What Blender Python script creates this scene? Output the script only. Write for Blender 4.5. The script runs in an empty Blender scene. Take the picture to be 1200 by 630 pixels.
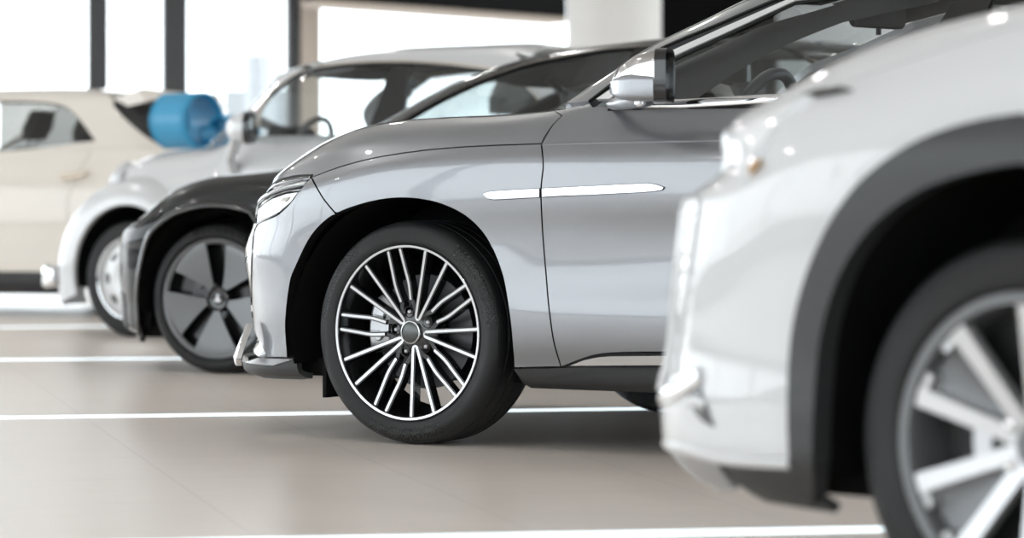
import bpy, bmesh, math, random
import numpy as np
from mathutils import Vector, Matrix

PI = math.pi
rad = math.radians
# ----------------------------------------------------------------- the viewpoint (1200 x 630 frame)
FPX, CX, HY, EYE = 3500.0, 600.0, 229.0, 0.80
scn = bpy.context.scene
COL = scn.collection


def project(P):
    P = np.asarray(P, float)
    return np.stack([CX + FPX * P[..., 0] / P[..., 1], HY - FPX * (P[..., 2] - EYE) / P[..., 1]], -1)


def on_floor(px, py):
    d = FPX * EYE / (py - HY)
    return Vector(((px - CX) / FPX * d, d, 0.0))


def at_depth(px, py, d):
    return Vector(((px - CX) / FPX * d, d, EYE - (py - HY) / FPX * d))


# ----------------------------------------------------------------- curves
def pchip_dense(ctrl, n=400, lo=None, hi=None, sm=6):
    c = sorted(ctrl)
    x = np.array([p[0] for p in c], float)
    y = np.array([p[1] for p in c], float)
    if len(x) == 1:
        return np.array([x[0] - 1, x[0] + 1]), np.array([y[0], y[0]])
    h = np.diff(x)
    d = np.diff(y) / h
    m = np.zeros(len(x))
    m[0], m[-1] = d[0], d[-1]
    for i in range(1, len(x) - 1):
        if d[i - 1] * d[i] > 0:
            w1, w2 = 2 * h[i] + h[i - 1], h[i] + 2 * h[i - 1]
            m[i] = (w1 + w2) / (w1 / d[i - 1] + w2 / d[i])
    X = np.linspace(x[0], x[-1], n)
    k = np.clip(np.searchsorted(x, X) - 1, 0, len(h) - 1)
    t = (X - x[k]) / h[k]
    Y = ((1 + 2 * t) * (1 - t) ** 2 * y[k] + t * (1 - t) ** 2 * h[k] * m[k]
         + t * t * (3 - 2 * t) * y[k + 1] + t * t * (t - 1) * h[k] * m[k + 1])
    if sm:
        ker = np.hanning(2 * sm + 3)[1:-1]
        ker /= ker.sum()
        Yp = np.concatenate([2 * Y[0] - Y[sm:0:-1], Y, 2 * Y[-1] - Y[-2:-sm - 2:-1]])
        Y = np.convolve(Yp, ker, 'valid')
    return X, Y


def smooth_line(pts, n=8, closed=False):
    """Catmull-Rom through 2-D or 3-D points"""
    P = [np.array(p, float) for p in pts]
    out = []
    m = len(P)
    rng = range(m) if closed else range(m - 1)
    for i in rng:
        if closed:
            a, b, c, d = P[(i - 1) % m], P[i], P[(i + 1) % m], P[(i + 2) % m]
        else:
            b, c = P[i], P[i + 1]
            a = P[i - 1] if i > 0 else 2 * b - c
            d = P[i + 2] if i + 2 < m else 2 * c - b
        # centripetal-ish tangent limiting
        lb = np.linalg.norm(c - b)
        tb = (c - a)
        tc = (d - b)
        nb, nc = np.linalg.norm(tb) + 1e-9, np.linalg.norm(tc) + 1e-9
        tb = tb / nb * min(nb * 0.5, lb * 1.0)
        tc = tc / nc * min(nc * 0.5, lb * 1.0)
        for k in range(n):
            t = k / n
            out.append((1 + 2 * t) * (1 - t) ** 2 * b + t * (1 - t) ** 2 * tb + t * t * (3 - 2 * t) * c + t * t * (t - 1) * tc)
    if not closed:
        out.append(P[-1])
    return [tuple(o) for o in out]


def cr(*pts, n=6):
    return smooth_line(pts, n)


# ----------------------------------------------------------------- object helpers
def link(o, parent=None):
    COL.objects.link(o)
    if parent is not None:
        o.parent = parent
    return o


def thing(name, label, cat, loc=(0, 0, 0), rotz=0.0, group=None):
    o = bpy.data.objects.new(name, None)
    o.empty_display_size = 0.2
    link(o)
    o.location = loc
    o.rotation_euler = (0, 0, rotz)
    return tag(o, label, cat, group)


def tag(o, label=None, cat=None, group=None, kind=None):
    if label: o['label'] = label
    if cat: o['category'] = cat
    if group: o['group'] = group
    if kind: o['kind'] = kind
    return o


def part_node(name, parent, loc=(0, 0, 0), rot=(0, 0, 0)):
    o = bpy.data.objects.new(name, None)
    o.empty_display_size = 0.1
    link(o, parent)
    o.location = loc
    o.rotation_euler = rot
    return o


def mesh_obj(name, verts, faces, mat, parent=None, smooth=True, normals=None, fmat=None, mats=None, uvs=None):
    me = bpy.data.meshes.new(name)
    me.from_pydata([tuple(map(float, v)) for v in verts], [], [tuple(int(i) for i in f) for f in faces])
    for m in (mats or [mat]):
        me.materials.append(m)
    if fmat is not None:
        for p, k in zip(me.polygons, fmat):
            p.material_index = k
    me.polygons.foreach_set('use_smooth', [smooth] * len(me.polygons))
    me.update()
    if normals is not None:
        me.normals_split_custom_set_from_vertices([tuple(map(float, n)) for n in normals])
    o = bpy.data.objects.new(name, me)
    return link(o, parent)


def bm_obj(name, bm, mat, parent=None, smooth=True, angle=None, mats=None):
    bmesh.ops.recalc_face_normals(bm, faces=bm.faces)
    me = bpy.data.meshes.new(name)
    bm.to_mesh(me)
    bm.free()
    for m in (mats or [mat]):
        me.materials.append(m)
    me.polygons.foreach_set('use_smooth', [smooth] * len(me.polygons))
    if smooth and angle is not None:
        me.set_sharp_from_angle(angle=rad(angle))
    me.update()
    o = bpy.data.objects.new(name, me)
    return link(o, parent)


def bevel(bm, w, seg=2, ang=30):
    es = [e for e in bm.edges if len(e.link_faces) == 2 and e.calc_face_angle(0) > rad(ang)]
    if es:
        bmesh.ops.bevel(bm, geom=es, offset=w, segments=seg, affect='EDGES', profile=0.5, clamp_overlap=True)


def add_box(bm, lo, hi, mat_index=0):
    vs = [bm.verts.new((x, y, z)) for x in (lo[0], hi[0]) for y in (lo[1], hi[1]) for z in (lo[2], hi[2])]
    for f in ((0, 1, 3, 2), (4, 6, 7, 5), (0, 4, 5, 1), (2, 3, 7, 6), (0, 2, 6, 4), (1, 5, 7, 3)):
        bm.faces.new([vs[i] for i in f]).material_index = mat_index


def add_prism(bm, pts, vec, mat_index=0):
    """polygon of 3-D points swept along vec"""
    v = Vector(vec)
    a = [bm.verts.new(p) for p in pts]
    b = [bm.verts.new(Vector(p) + v) for p in pts]
    n = len(a)
    fs = [bm.faces.new(a), bm.faces.new(b[::-1])]
    for i in range(n):
        fs.append(bm.faces.new((a[i], b[i], b[(i + 1) % n], a[(i + 1) % n])))
    for f in fs:
        f.material_index = mat_index
    return fs


def add_loft(bm, rings, closed=True, caps=True, mat_index=0):
    R = [[bm.verts.new(p) for p in r] for r in rings]
    n = len(R[0])
    for i in range(len(R) - 1):
        for j in range(n if closed else n - 1):
            k = (j + 1) % n
            bm.faces.new((R[i][j], R[i][k], R[i + 1][k], R[i + 1][j])).material_index = mat_index
    if caps and closed:
        bm.faces.new(R[0][::-1]).material_index = mat_index
        bm.faces.new(R[-1]).material_index = mat_index
    return R


def add_tube(bm, path, r, seg=8, closed=False, caps=True, flat=1.0, up=None):
    P = [Vector(p) for p in path]
    n = len(P)
    rings = []
    nrm = None
    for i in range(n):
        if closed:
            t = (P[(i + 1) % n] - P[i - 1]).normalized()
        else:
            t = (P[min(i + 1, n - 1)] - P[max(i - 1, 0)]).normalized()
        if nrm is None:
            ref = Vector(up) if up else (Vector((0, 0, 1)) if abs(t.z) < .9 else Vector((1, 0, 0)))
            nrm = (ref - ref.dot(t) * t).normalized()
        else:
            nrm = (nrm - nrm.dot(t) * t).normalized()
        b = t.cross(nrm)
        rr = r[i] if isinstance(r, (list, tuple)) else r
        rings.append([P[i] + nrm * (math.cos(2 * PI * k / seg) * rr) + b * (math.sin(2 * PI * k / seg) * rr * flat) for k in range(seg)])
    if closed:
        rings.append(rings[0])
    add_loft(bm, rings, True, caps and not closed)
    if closed:
        bmesh.ops.remove_doubles(bm, verts=bm.verts, dist=1e-6)


def add_lathe(bm, prof, seg=64, axis='Y', a0=0.0, a1=2 * PI, mat_index=0, wobble=None):
    """prof: (radius, axial). axis Y: wheels (XZ is the disc plane)."""
    full = abs(a1 - a0 - 2 * PI) < 1e-6
    n = seg if full else seg + 1
    rings = []
    for i in range(n):
        a = a0 + (a1 - a0) * i / seg
        c, s = math.cos(a), math.sin(a)
        if axis == 'Y':
            rings.append([bm.verts.new((r * c, y, r * s)) for r, y in prof])
        else:
            rings.append([bm.verts.new((r * c, r * s, y)) for r, y in prof])
    for i in range(seg):
        A, B = rings[i], rings[(i + 1) % n]
        for j in range(len(prof) - 1):
            vs = [A[j], A[j + 1], B[j + 1], B[j]]
            f = bm.faces.new(vs)
            f.material_index = mat_index
    bmesh.ops.remove_doubles(bm, verts=bm.verts, dist=1e-6)


# ----------------------------------------------------------------- materials
MATS = {}


def principled(name, col, rough=0.5, metal=0.0, coat=0.0, coat_rough=0.03, spec=0.5, emit=None, estr=0.0, ior=1.5):
    m = bpy.data.materials.new(name)
    m.use_nodes = True
    b = m.node_tree.nodes['Principled BSDF']
    b.inputs['Base Color'].default_value = (*col, 1)
    b.inputs['Roughness'].default_value = rough
    b.inputs['Metallic'].default_value = metal
    b.inputs['Coat Weight'].default_value = coat
    b.inputs['Coat Roughness'].default_value = coat_rough
    b.inputs['Specular IOR Level'].default_value = spec
    b.inputs['IOR'].default_value = ior
    if emit:
        b.inputs['Emission Color'].default_value = (*emit, 1)
        b.inputs['Emission Strength'].default_value = estr
    MATS[name] = m
    return m


def noise_rough(m, scale=30, lo=0.3, hi=0.5, bump=0.0, bscale=None, bdist=0.01):
    nt = m.node_tree
    b = nt.nodes['Principled BSDF']
    tc = nt.nodes.new('ShaderNodeTexCoord')
    n = nt.nodes.new('ShaderNodeTexNoise')
    n.inputs['Scale'].default_value = scale
    n.inputs['Detail'].default_value = 4
    nt.links.new(tc.outputs['Object'], n.inputs['Vector'])
    mr = nt.nodes.new('ShaderNodeMapRange')
    mr.inputs['To Min'].default_value = lo
    mr.inputs['To Max'].default_value = hi
    nt.links.new(n.outputs['Fac'], mr.inputs['Value'])
    nt.links.new(mr.outputs['Result'], b.inputs['Roughness'])
    if bump:
        n2 = nt.nodes.new('ShaderNodeTexNoise')
        n2.inputs['Scale'].default_value = bscale or scale * 10
        nt.links.new(tc.outputs['Object'], n2.inputs['Vector'])
        bp = nt.nodes.new('ShaderNodeBump')
        bp.inputs['Strength'].default_value = bump
        bp.inputs['Distance'].default_value = bdist
        nt.links.new(n2.outputs['Fac'], bp.inputs['Height'])
        nt.links.new(bp.outputs['Normal'], b.inputs['Normal'])
    return m


def car_paint(name, col, metal=0.0, rough=0.35, flake=0.0, coat=1.0):
    """base coat with fine flakes under a clear coat"""
    m = principled(name, col, rough, metal, coat, 0.02)
    if flake:
        nt = m.node_tree
        b = nt.nodes['Principled BSDF']
        tc = nt.nodes.new('ShaderNodeTexCoord')
        n = nt.nodes.new('ShaderNodeTexNoise')
        n.inputs['Scale'].default_value = 900
        n.inputs['Detail'].default_value = 1
        nt.links.new(tc.outputs['Object'], n.inputs['Vector'])
        mr = nt.nodes.new('ShaderNodeMapRange')
        mr.inputs['To Min'].default_value = 1 - flake
        mr.inputs['To Max'].default_value = 1 + flake
        nt.links.new(n.outputs['Fac'], mr.inputs['Value'])
        mx = nt.nodes.new('ShaderNodeVectorMath')
        mx.operation = 'SCALE'
        mx.inputs[0].default_value = col
        nt.links.new(mr.outputs['Result'], mx.inputs['Scale'])
        nt.links.new(mx.outputs['Vector'], b.inputs['Base Color'])
    return m


def thin_glass(name, tint=(.8, .85, .85), ior=1.45, gl=(1, 1, 1), rough=0.0):
    m = bpy.data.materials.new(name)
    m.use_nodes = True
    nt = m.node_tree
    for n in list(nt.nodes):
        nt.nodes.remove(n)
    out = nt.nodes.new('ShaderNodeOutputMaterial')
    mix = nt.nodes.new('ShaderNodeMixShader')
    tr = nt.nodes.new('ShaderNodeBsdfTransparent')
    tr.inputs['Color'].default_value = (*tint, 1)
    g = nt.nodes.new('ShaderNodeBsdfGlossy')
    g.inputs['Color'].default_value = (*gl, 1)
    g.inputs['Roughness'].default_value = rough
    lw = nt.nodes.new('ShaderNodeLayerWeight')          # the same reflectance from both sides of the pane
    p5 = nt.nodes.new('ShaderNodeMath')
    p5.operation = 'POWER'
    p5.inputs[1].default_value = 5.0
    nt.links.new(lw.outputs['Facing'], p5.inputs[0])
    f0 = ((ior - 1) / (ior + 1)) ** 2 * 1.8
    fr = nt.nodes.new('ShaderNodeMapRange')
    fr.inputs['To Min'].default_value = f0
    fr.inputs['To Max'].default_value = 1.0
    nt.links.new(p5.outputs[0], fr.inputs['Value'])
    nt.links.new(fr.outputs[0], mix.inputs['Fac'])
    nt.links.new(tr.outputs['BSDF'], mix.inputs[1])
    nt.links.new(g.outputs['BSDF'], mix.inputs[2])
    nt.links.new(mix.outputs['Shader'], out.inputs['Surface'])
    MATS[name] = m
    return m


# ----------------------------------------------------------------- car body skins
class Skin:
    """One side of a car's skin: a plan curve (u, metres along the car, u = X along the side, wrapping round the nose and the tail)
    times section rows (v).  rows: (z control points over X, inset control points over X, nose X, tail X)"""

    def __init__(self, car, W, nose, corner, tail, tcorner, rows, n_nose=2.5, n_tail=3.0, Xs=0.1, Xst=-3.0, bow=None):
        self.car, self.W, self.rows = car, W, rows
        self.nose, self.tail, self.Xs, self.Xst = nose, tail, Xs, Xst
        ph = np.linspace(0, PI / 2, 600)
        xf = corner + (nose - corner) * np.sin(ph) ** (2 / n_nose)
        yf = W * np.cos(ph) ** (2 / n_nose)
        xr = tcorner + (tail - tcorner) * np.sin(ph) ** (2 / n_tail)
        yr = W * np.cos(ph) ** (2 / n_tail)
        X = np.concatenate([xr[::-1], np.linspace(tcorner, corner, 300)[1:-1], xf])
        Y = np.concatenate([yr[::-1], np.full(298, W), yf])
        s = np.concatenate([[0], np.cumsum(np.hypot(np.diff(X), np.diff(Y)))])
        u0 = np.interp(0.5 * (corner + tcorner), X[300:1000], s[300:1000]) - 0.5 * (corner + tcorner)
        s = s - u0
        self.u = np.linspace(s[0], s[-1], 1500)
        self.bx = np.interp(self.u, s, X)
        self.by = np.interp(self.u, s, Y)
        ker = np.hanning(23)[1:-1]
        ker /= ker.sum()
        p = 10
        self.bx = np.convolve(np.concatenate([self.bx[p:0:-1], self.bx, self.bx[-2:-p - 2:-1]]), ker, 'valid')
        self.by = np.convolve(np.concatenate([-self.by[p:0:-1], self.by, -self.by[-2:-p - 2:-1]]), ker, 'valid')
        self.by[0] = self.by[-1] = 0
        if bow is not None:
            bX, bY = pchip_dense(bow)
            self.by = self.by * np.interp(self.bx, bX, bY)
        self.umin, self.umax = self.u[0], self.u[-1]
        RX, RY, RZ = [], [], []
        for (zc, yc, nz, tl) in rows:
            zX, zY = pchip_dense(zc)
            iX, iY = pchip_dense(yc)
            x = self.bx.copy()
            k = (nz - Xs) / (nose - Xs)
            x = np.where(self.bx > Xs, Xs + (self.bx - Xs) * k, x)
            k2 = (tl - Xst) / (tail - Xst)
            x = np.where(self.bx < Xst, Xst + (self.bx - Xst) * k2, x)
            # soften the joint of the two scalings
            RX.append(x)
            RY.append(self.by * (1 - np.interp(self.bx, iX, iY) / W))
            RZ.append(np.interp(self.bx, zX, zY))
        self.T = np.stack([np.array(RX), np.array(RY), np.array(RZ)], -1)   # rows, u, 3
        self.R = len(rows)
        self._grid()

    def eval(self, u, v):
        u = np.clip(np.asarray(u, float), self.umin, self.umax)
        v = np.clip(np.asarray(v, float), 0, self.R - 1 - 1e-9)
        fi = (u - self.umin) / (self.umax - self.umin) * (len(self.u) - 1)
        i = np.clip(fi.astype(int), 0, len(self.u) - 2)
        a = (fi - i)[..., None]
        k = v.astype(int)
        t = (v - k)[..., None]

        def row(r):
            lo = r < 0
            hi = r > self.R - 1
            rr = np.clip(r, 0, self.R - 1)
            p = self.T[rr, i] * (1 - a) + self.T[rr, i + 1] * a
            if lo.any() or hi.any():
                p0 = self.T[0, i] * (1 - a) + self.T[0, i + 1] * a
                p1 = self.T[1, i] * (1 - a) + self.T[1, i + 1] * a
                p = np.where(lo[..., None], 2 * p0 - p1, p)
                q0 = self.T[-1, i] * (1 - a) + self.T[-1, i + 1] * a
                q1 = self.T[-2, i] * (1 - a) + self.T[-2, i + 1] * a
                mq = q1.copy()
                mq[..., 1] = 2 * q0[..., 1] - q1[..., 1]      # mirror over the centre line
                p = np.where(hi[..., None], mq, p)
            return p
        a0, b0, c0, d0 = row(k - 1), row(k), row(k + 1), row(k + 2)
        lb = np.linalg.norm(c0 - b0, axis=-1, keepdims=True)
        la = np.linalg.norm(b0 - a0, axis=-1, keepdims=True) + 1e-9
        ld = np.linalg.norm(d0 - c0, axis=-1, keepdims=True) + 1e-9
        tb = ((c0 - b0) * la + (b0 - a0) / la * lb * lb) / (la + lb + 1e-9)     # non-uniform tangents
        tc = ((d0 - c0) / ld * lb * lb + (c0 - b0) * ld) / (ld + lb + 1e-9)
        return ((1 + 2 * t) * (1 - t) ** 2 * b0 + t * (1 - t) ** 2 * tb + t * t * (3 - 2 * t) * c0 + t * t * (t - 1) * tc)

    def frame(self, u, v, e=0.004):
        u = np.asarray(u, float)
        v = np.asarray(v, float)
        du = (self.eval(u + e, v) - self.eval(u - e, v)) / (np.minimum(u + e, self.umax) - np.maximum(u - e, self.umin))[..., None]
        ev = 0.04
        vh = np.minimum(v + ev, self.R - 1 - 1e-9)
        vl = np.maximum(v - ev, 0)
        dv = (self.eval(u, vh) - self.eval(u, vl)) / (vh - vl)[..., None]
        n = np.cross(dv, du)
        n = np.cross(du, dv)
        n = n / (np.linalg.norm(n, axis=-1, keepdims=True) + 1e-12)
        return du, dv, -n

    def _grid(self):
        uu = np.linspace(self.umin, self.umax, 420)
        vv = np.linspace(0, self.R - 1 - 1e-6, (self.R - 1) * 10 + 1)
        U, V = np.meshgrid(uu, vv, indexing='ij')
        self.gU, self.gV = U.ravel(), V.ravel()
        P = self.eval(self.gU, self.gV)
        _, _, n = self.frame(self.gU, self.gV)
        # outward check
        c = P[:, 1] * n[:, 1]
        if c.sum() < 0:
            self.flip = -1.0
        else:
            self.flip = 1.0
        Wp = self.car.world(P)
        nw = self.car.world_dir(n * self.flip)
        view = Wp - np.array([0, 0, EYE])
        self.gF = (nw * view).sum(-1) / np.linalg.norm(view, axis=-1)
        self.gP = project(Wp)

    def px(self, pts):
        """picture points -> (u, v) on the skin"""
        out = []
        for p in pts:
            p = np.array(p, float)
            d = ((self.gP - p) ** 2).sum(-1) + np.where(self.gF > 0.03, 1e7, 0)
            i = int(np.argmin(d))
            u, v = self.gU[i], self.gV[i]
            best = (d[i], u, v)
            for _ in range(8):
                q = project(self.car.world(self.eval(np.array([u]), np.array([v]))))[0]
                qu = project(self.car.world(self.eval(np.array([u + .002]), np.array([v]))))[0]
                qv = project(self.car.world(self.eval(np.array([u]), np.array([v + .01]))))[0]
                J = np.stack([(qu - q) / .002, (qv - q) / .01], -1)
                r = p - q
                e = (r ** 2).sum()
                if e < best[0]:
                    best = (e, u, v)
                if abs(np.linalg.det(J)) < 1e-3 or e < 1e-4:
                    break
                st = np.linalg.solve(J.T @ J + np.eye(2) * 1e-3 * np.trace(J.T @ J) * .01, J.T @ r)
                u = float(np.clip(u + np.clip(st[0], -.05, .05), self.umin, self.umax))
                v = float(np.clip(v + np.clip(st[1], -.6, .6), 0, self.R - 1 - 1e-6))
            out.append((best[1], best[2]))
        return out

    def outline(self, items):
        """items: (x, y) picture points or ('uv', u, v)"""
        res = []
        for it in items:
            if isinstance(it[0], str):
                res.append((it[1], it[2]))
            else:
                res.append(self.px([it])[0])
        return res

    def panel(self, name, items, mat, parent, gap=0.0026, lift=0.0, flange=0.018, mirror=False, du=0.04, dv=0.34, thick=False,
              symmetric=False, flange_mat=None):
        uv = self.outline(items)
        # densify in uv
        dense = []
        n = len(uv)
        for i in range(n):
            a, b = uv[i], uv[(i + 1) % n]
            L = max(abs(b[0] - a[0]) / du, abs(b[1] - a[1]) / dv)
            k = max(1, int(math.ceil(L)))
            for j in range(k):
                t = j / k
                dense.append((a[0] + (b[0] - a[0]) * t, a[1] + (b[1] - a[1]) * t))
        # drop duplicates
        dd = []
        for p in dense:
            if not dd or abs(p[0] - dd[-1][0]) + abs(p[1] - dd[-1][1]) * .1 > 4e-4:
                dd.append(p)
        if abs(dd[0][0] - dd[-1][0]) + abs(dd[0][1] - dd[-1][1]) * .1 < 4e-4:
            dd.pop()
        D = np.array(dd)
        if gap:
            area = 0.5 * np.sum(D[:, 0] * np.roll(D[:, 1], -1) - np.roll(D[:, 0], -1) * D[:, 1])
            sgn = 1.0 if area > 0 else -1.0
            Pu, Pv, N = self.frame(D[:, 0], D[:, 1])
            mu = np.linalg.norm(Pu, axis=-1)
            mv = np.linalg.norm(Pv, axis=-1) + 1e-6
            Q = np.stack([D[:, 0] * 1.0, D[:, 1] * 1.0], -1)
            e0 = (Q - np.roll(Q, 1, 0)) * np.stack([mu, mv], -1)
            e1 = (np.roll(Q, -1, 0) - Q) * np.stack([mu, mv], -1)

            def nr(e):
                l = np.linalg.norm(e, axis=-1, keepdims=True) + 1e-9
                return np.stack([-e[:, 1], e[:, 0]], -1) / l * sgn
            m = nr(e0) + nr(e1)
            l2 = (m ** 2).sum(-1, keepdims=True)
            m = m / np.maximum(l2, 0.6) * 2 * gap
            m = m / np.stack([mu, mv], -1)
            if symmetric:
                m[D[:, 1] > self.R - 1.001] *= [1, 0]
                m[D[:, 0] > self.umax - 1e-4] *= [0, 1]
                m[D[:, 0] < self.umin + 1e-4] *= [0, 1]
            D = D + m
            D[:, 0] = np.clip(D[:, 0], self.umin, self.umax)
            D[:, 1] = np.clip(D[:, 1], 0, self.R - 1)
        bm = bmesh.new()
        vs = [bm.verts.new((p[0], p[1], 0)) for p in D]
        try:
            f = bm.faces.new(vs)
        except ValueError:
            bm.free()
            return None
        f.normal_update()
        bmesh.ops.triangulate(bm, faces=[f], ngon_method='EAR_CLIP')
        umin, umax = D[:, 0].min(), D[:, 0].max()
        vmin, vmax = D[:, 1].min(), D[:, 1].max()
        for c in np.arange(math.ceil(umin / du) * du, umax, du):
            bmesh.ops.bisect_plane(bm, geom=bm.verts[:] + bm.edges[:] + bm.faces[:], dist=1e-6, plane_co=(c, 0, 0), plane_no=(1, 0, 0))
        for c in np.arange(math.ceil(vmin / dv) * dv, vmax, dv):
            bmesh.ops.bisect_plane(bm, geom=bm.verts[:] + bm.edges[:] + bm.faces[:], dist=1e-6, plane_co=(0, c, 0), plane_no=(0, 1, 0))
        bm.verts.index_update()
        UV = np.array([(v.co.x, v.co.y) for v in bm.verts])
        faces = [[v.index for v in f.verts] for f in bm.faces]
        bnd = []
        for e in bm.edges:
            if len(e.link_loops) == 1:
                lp = e.link_loops[0]
                bnd.append((lp.vert.index, lp.link_loop_next.vert.index))
        bm.free()
        P = self.eval(UV[:, 0], UV[:, 1])
        _, _, N = self.frame(UV[:, 0], UV[:, 1])
        N = N * self.flip
        top = P + N * lift
        # orient faces along N
        f0 = []
        for f in faces:
            a, b, c = top[f[0]], top[f[1]], top[f[2]]
            g = np.cross(b - a, c - a)
            s = float((g * N[f[0]]).sum())
            f0.append(s)
        if sum(1 if s > 0 else -1 for s in f0) < 0:
            faces = [f[::-1] for f in faces]
            bnd = [(b, a) for a, b in bnd]
        V = list(top)
        NN = list(N)
        FF = [list(f) for f in faces]
        if flange:
            m = {}
            low = {}
            for a, b in bnd:
                if symmetric and ((UV[a, 1] > self.R - 1.01 and UV[b, 1] > self.R - 1.01) or
                                  (UV[a, 0] > self.umax - 2e-3 and UV[b, 0] > self.umax - 2e-3) or
                                  (UV[a, 0] < self.umin + 2e-3 and UV[b, 0] < self.umin + 2e-3)):
                    continue
                t = top[b] - top[a]
                out = np.cross(t, N[a])
                out = out / (np.linalg.norm(out) + 1e-9)
                i0 = len(V)
                V += [top[a], top[b], top[b] - N[b] * flange, top[a] - N[a] * flange]
                NN += [out] * 4
                FF.append([i0 + 1, i0, i0 + 3, i0 + 2])
        FM = [0] * len(faces) + [1 if flange_mat else 0] * (len(FF) - len(faces))
        ML = [mat, flange_mat] if flange_mat else [mat]
        V = np.array(V)
        NN = np.array(NN)
        made = []
        if symmetric:
            k = len(V)
            V2 = V * [1, -1, 1]
            N2 = NN * [1, -1, 1]
            F2 = [[i + k for i in f[::-1]] for f in FF]
            V = np.concatenate([V, V2])
            NN = np.concatenate([NN, N2])
            FF = FF + F2
            FM = FM + FM
        o = mesh_obj(name, V, FF, mat, parent, True, NN, FM, ML)
        made.append(o)
        if mirror:
            o2 = mesh_obj(name, V * [1, -1, 1], [f[::-1] for f in FF], mat, parent, True, NN * [1, -1, 1], FM, ML)
            made.append(o2)
        return made[0]

    def strip_line(self, items, off=0.0):
        uv = np.array(self.outline(items))
        P = self.eval(uv[:, 0], uv[:, 1])
        _, _, N = self.frame(uv[:, 0], uv[:, 1])
        return P + N * self.flip * off


class Car:
    def __init__(self, name, label, cat, wheel_px, scale, theta, Wf, R):
        d = FPX / scale
        self.theta = rad(theta)
        f = np.array([-math.cos(self.theta), math.sin(self.theta), 0])
        o = np.array([-math.sin(self.theta), -math.cos(self.theta), 0])
        w = np.array([(wheel_px - CX) / FPX * d, d, 0])
        self.f, self.o, self.org = f, o, w - Wf * o
        self.Wf, self.R, self.scale = Wf, R, scale
        if name:
            self.root = thing(name, label, cat, tuple(self.org), PI - self.theta)

    def world(self, P):
        P = np.asarray(P, float)
        return self.org + P[..., 0:1] * self.f + P[..., 1:2] * self.o + P[..., 2:3] * np.array([0, 0, 1.0])

    def world_dir(self, D):
        return D[..., 0:1] * self.f + D[..., 1:2] * self.o + D[..., 2:3] * np.array([0, 0, 1.0])

    def local(self, P):
        q = np.asarray(P, float) - self.org
        return np.stack([(q * self.f).sum(-1), (q * self.o).sum(-1), q[..., 2]], -1)

    def px_at_y(self, px, py, Y):
        """car X, Z where the sight line meets the car's lengthwise plane Y"""
        r = np.array([(px - CX) / FPX, 1.0, -(py - HY) / FPX])
        e = np.array([0, 0, EYE])
        t = (Y + (self.org * self.o).sum() - (e * self.o).sum()) / (r * self.o).sum()
        return self.local(e + r * t)

    def px_at_x(self, px, py, X):
        r = np.array([(px - CX) / FPX, 1.0, -(py - HY) / FPX])
        e = np.array([0, 0, EYE])
        t = (X + (self.org * self.f).sum() - (e * self.f).sum()) / (r * self.f).sum()
        return self.local(e + r * t)

SKY_STRENGTH, EXPOSURE, FSTOP = 3.7, 0.17, 2.3
# ----------------------------------------------------------------- materials of the cars
SILVER = car_paint('silver_paint', (.285, .293, .31), .7, .36, .03)
WHITE = car_paint('pearl_white_paint', (.66, .67, .685), .0, .4)
OFFWHITE = car_paint('soft_white_paint', (.68, .69, .705), .1, .35)
BLACKP = car_paint('black_paint', (.010, .011, .012), .0, .25, coat=.35)
BEIGE = car_paint('cream_paint', (.80, .745, .675), .0, .4)
CHROME = principled('polished_chrome', (.86, .87, .88), .07, 1.0)
SATIN = noise_rough(principled('machined_alloy', (.58, .58, .59), .27, 1.0), 4, .25, .29)
GLOSSBLACK = principled('gloss_black', (.008, .008, .009), .12, 0, .6)
RIMBLACK = principled('rim_black', (.010, .010, .011), .22, 0, .5)
CLAD = noise_rough(principled('dark_plastic', (.035, .037, .039), .5), 40, .42, .55, .12, 900, .0006)
CLADGREY = noise_rough(principled('grey_plastic', (.030, .031, .032), .4), 40, .32, .42, .1, 900, .0006)
LIPGREY = principled('light_grey_trim', (.34, .35, .37), .3, .5, .5)
UNDER = principled('underbody_black', (.006, .006, .006), .85, spec=.15)
RUBBER = principled('seal_rubber', (.008, .008, .008), .6, spec=.3)
INTDARK = principled('interior_dark', (.035, .036, .038), .6)
INTGREY = principled('interior_grey', (.17, .17, .17), .7)
INTLIGHT = principled('interior_light', (.42, .41, .40), .7)
LAMP = principled('lamp_silver', (.78, .80, .82), .12, .85, 1.0)
LAMPCLEAR = principled('lamp_lens', (.84, .87, .9), .06, .15, 1.0)
AMBER = principled('amber_lens', (.45, .28, .14), .2, 0, .6)
STEEL = noise_rough(principled('brake_steel', (.09, .09, .095), .4, .8), 30, .3, .45)
CALIPER = principled('caliper_metal', (.62, .63, .65), .35, .7)
COVERGREY = principled('wheel_cover_grey', (.16, .165, .17), .36, .5, .2)
WHEELWHITE = principled('wheel_cover_white', (.74, .75, .76), .3, .2, .5)
GREYALLOY = principled('grey_alloy', (.17, .175, .18), .38, .6)
GLASS = thin_glass('window_glass', (.84, .87, .87), 1.45)
GLASSDARK = thin_glass('tinted_glass', (.52, .55, .55), 1.45)
GLASSCLEAR = thin_glass('windscreen_glass', (.90, .93, .93), 1.4)
MIRRORGLASS = principled('mirror_glass', (.75, .76, .78), .02, 1.0)


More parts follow.
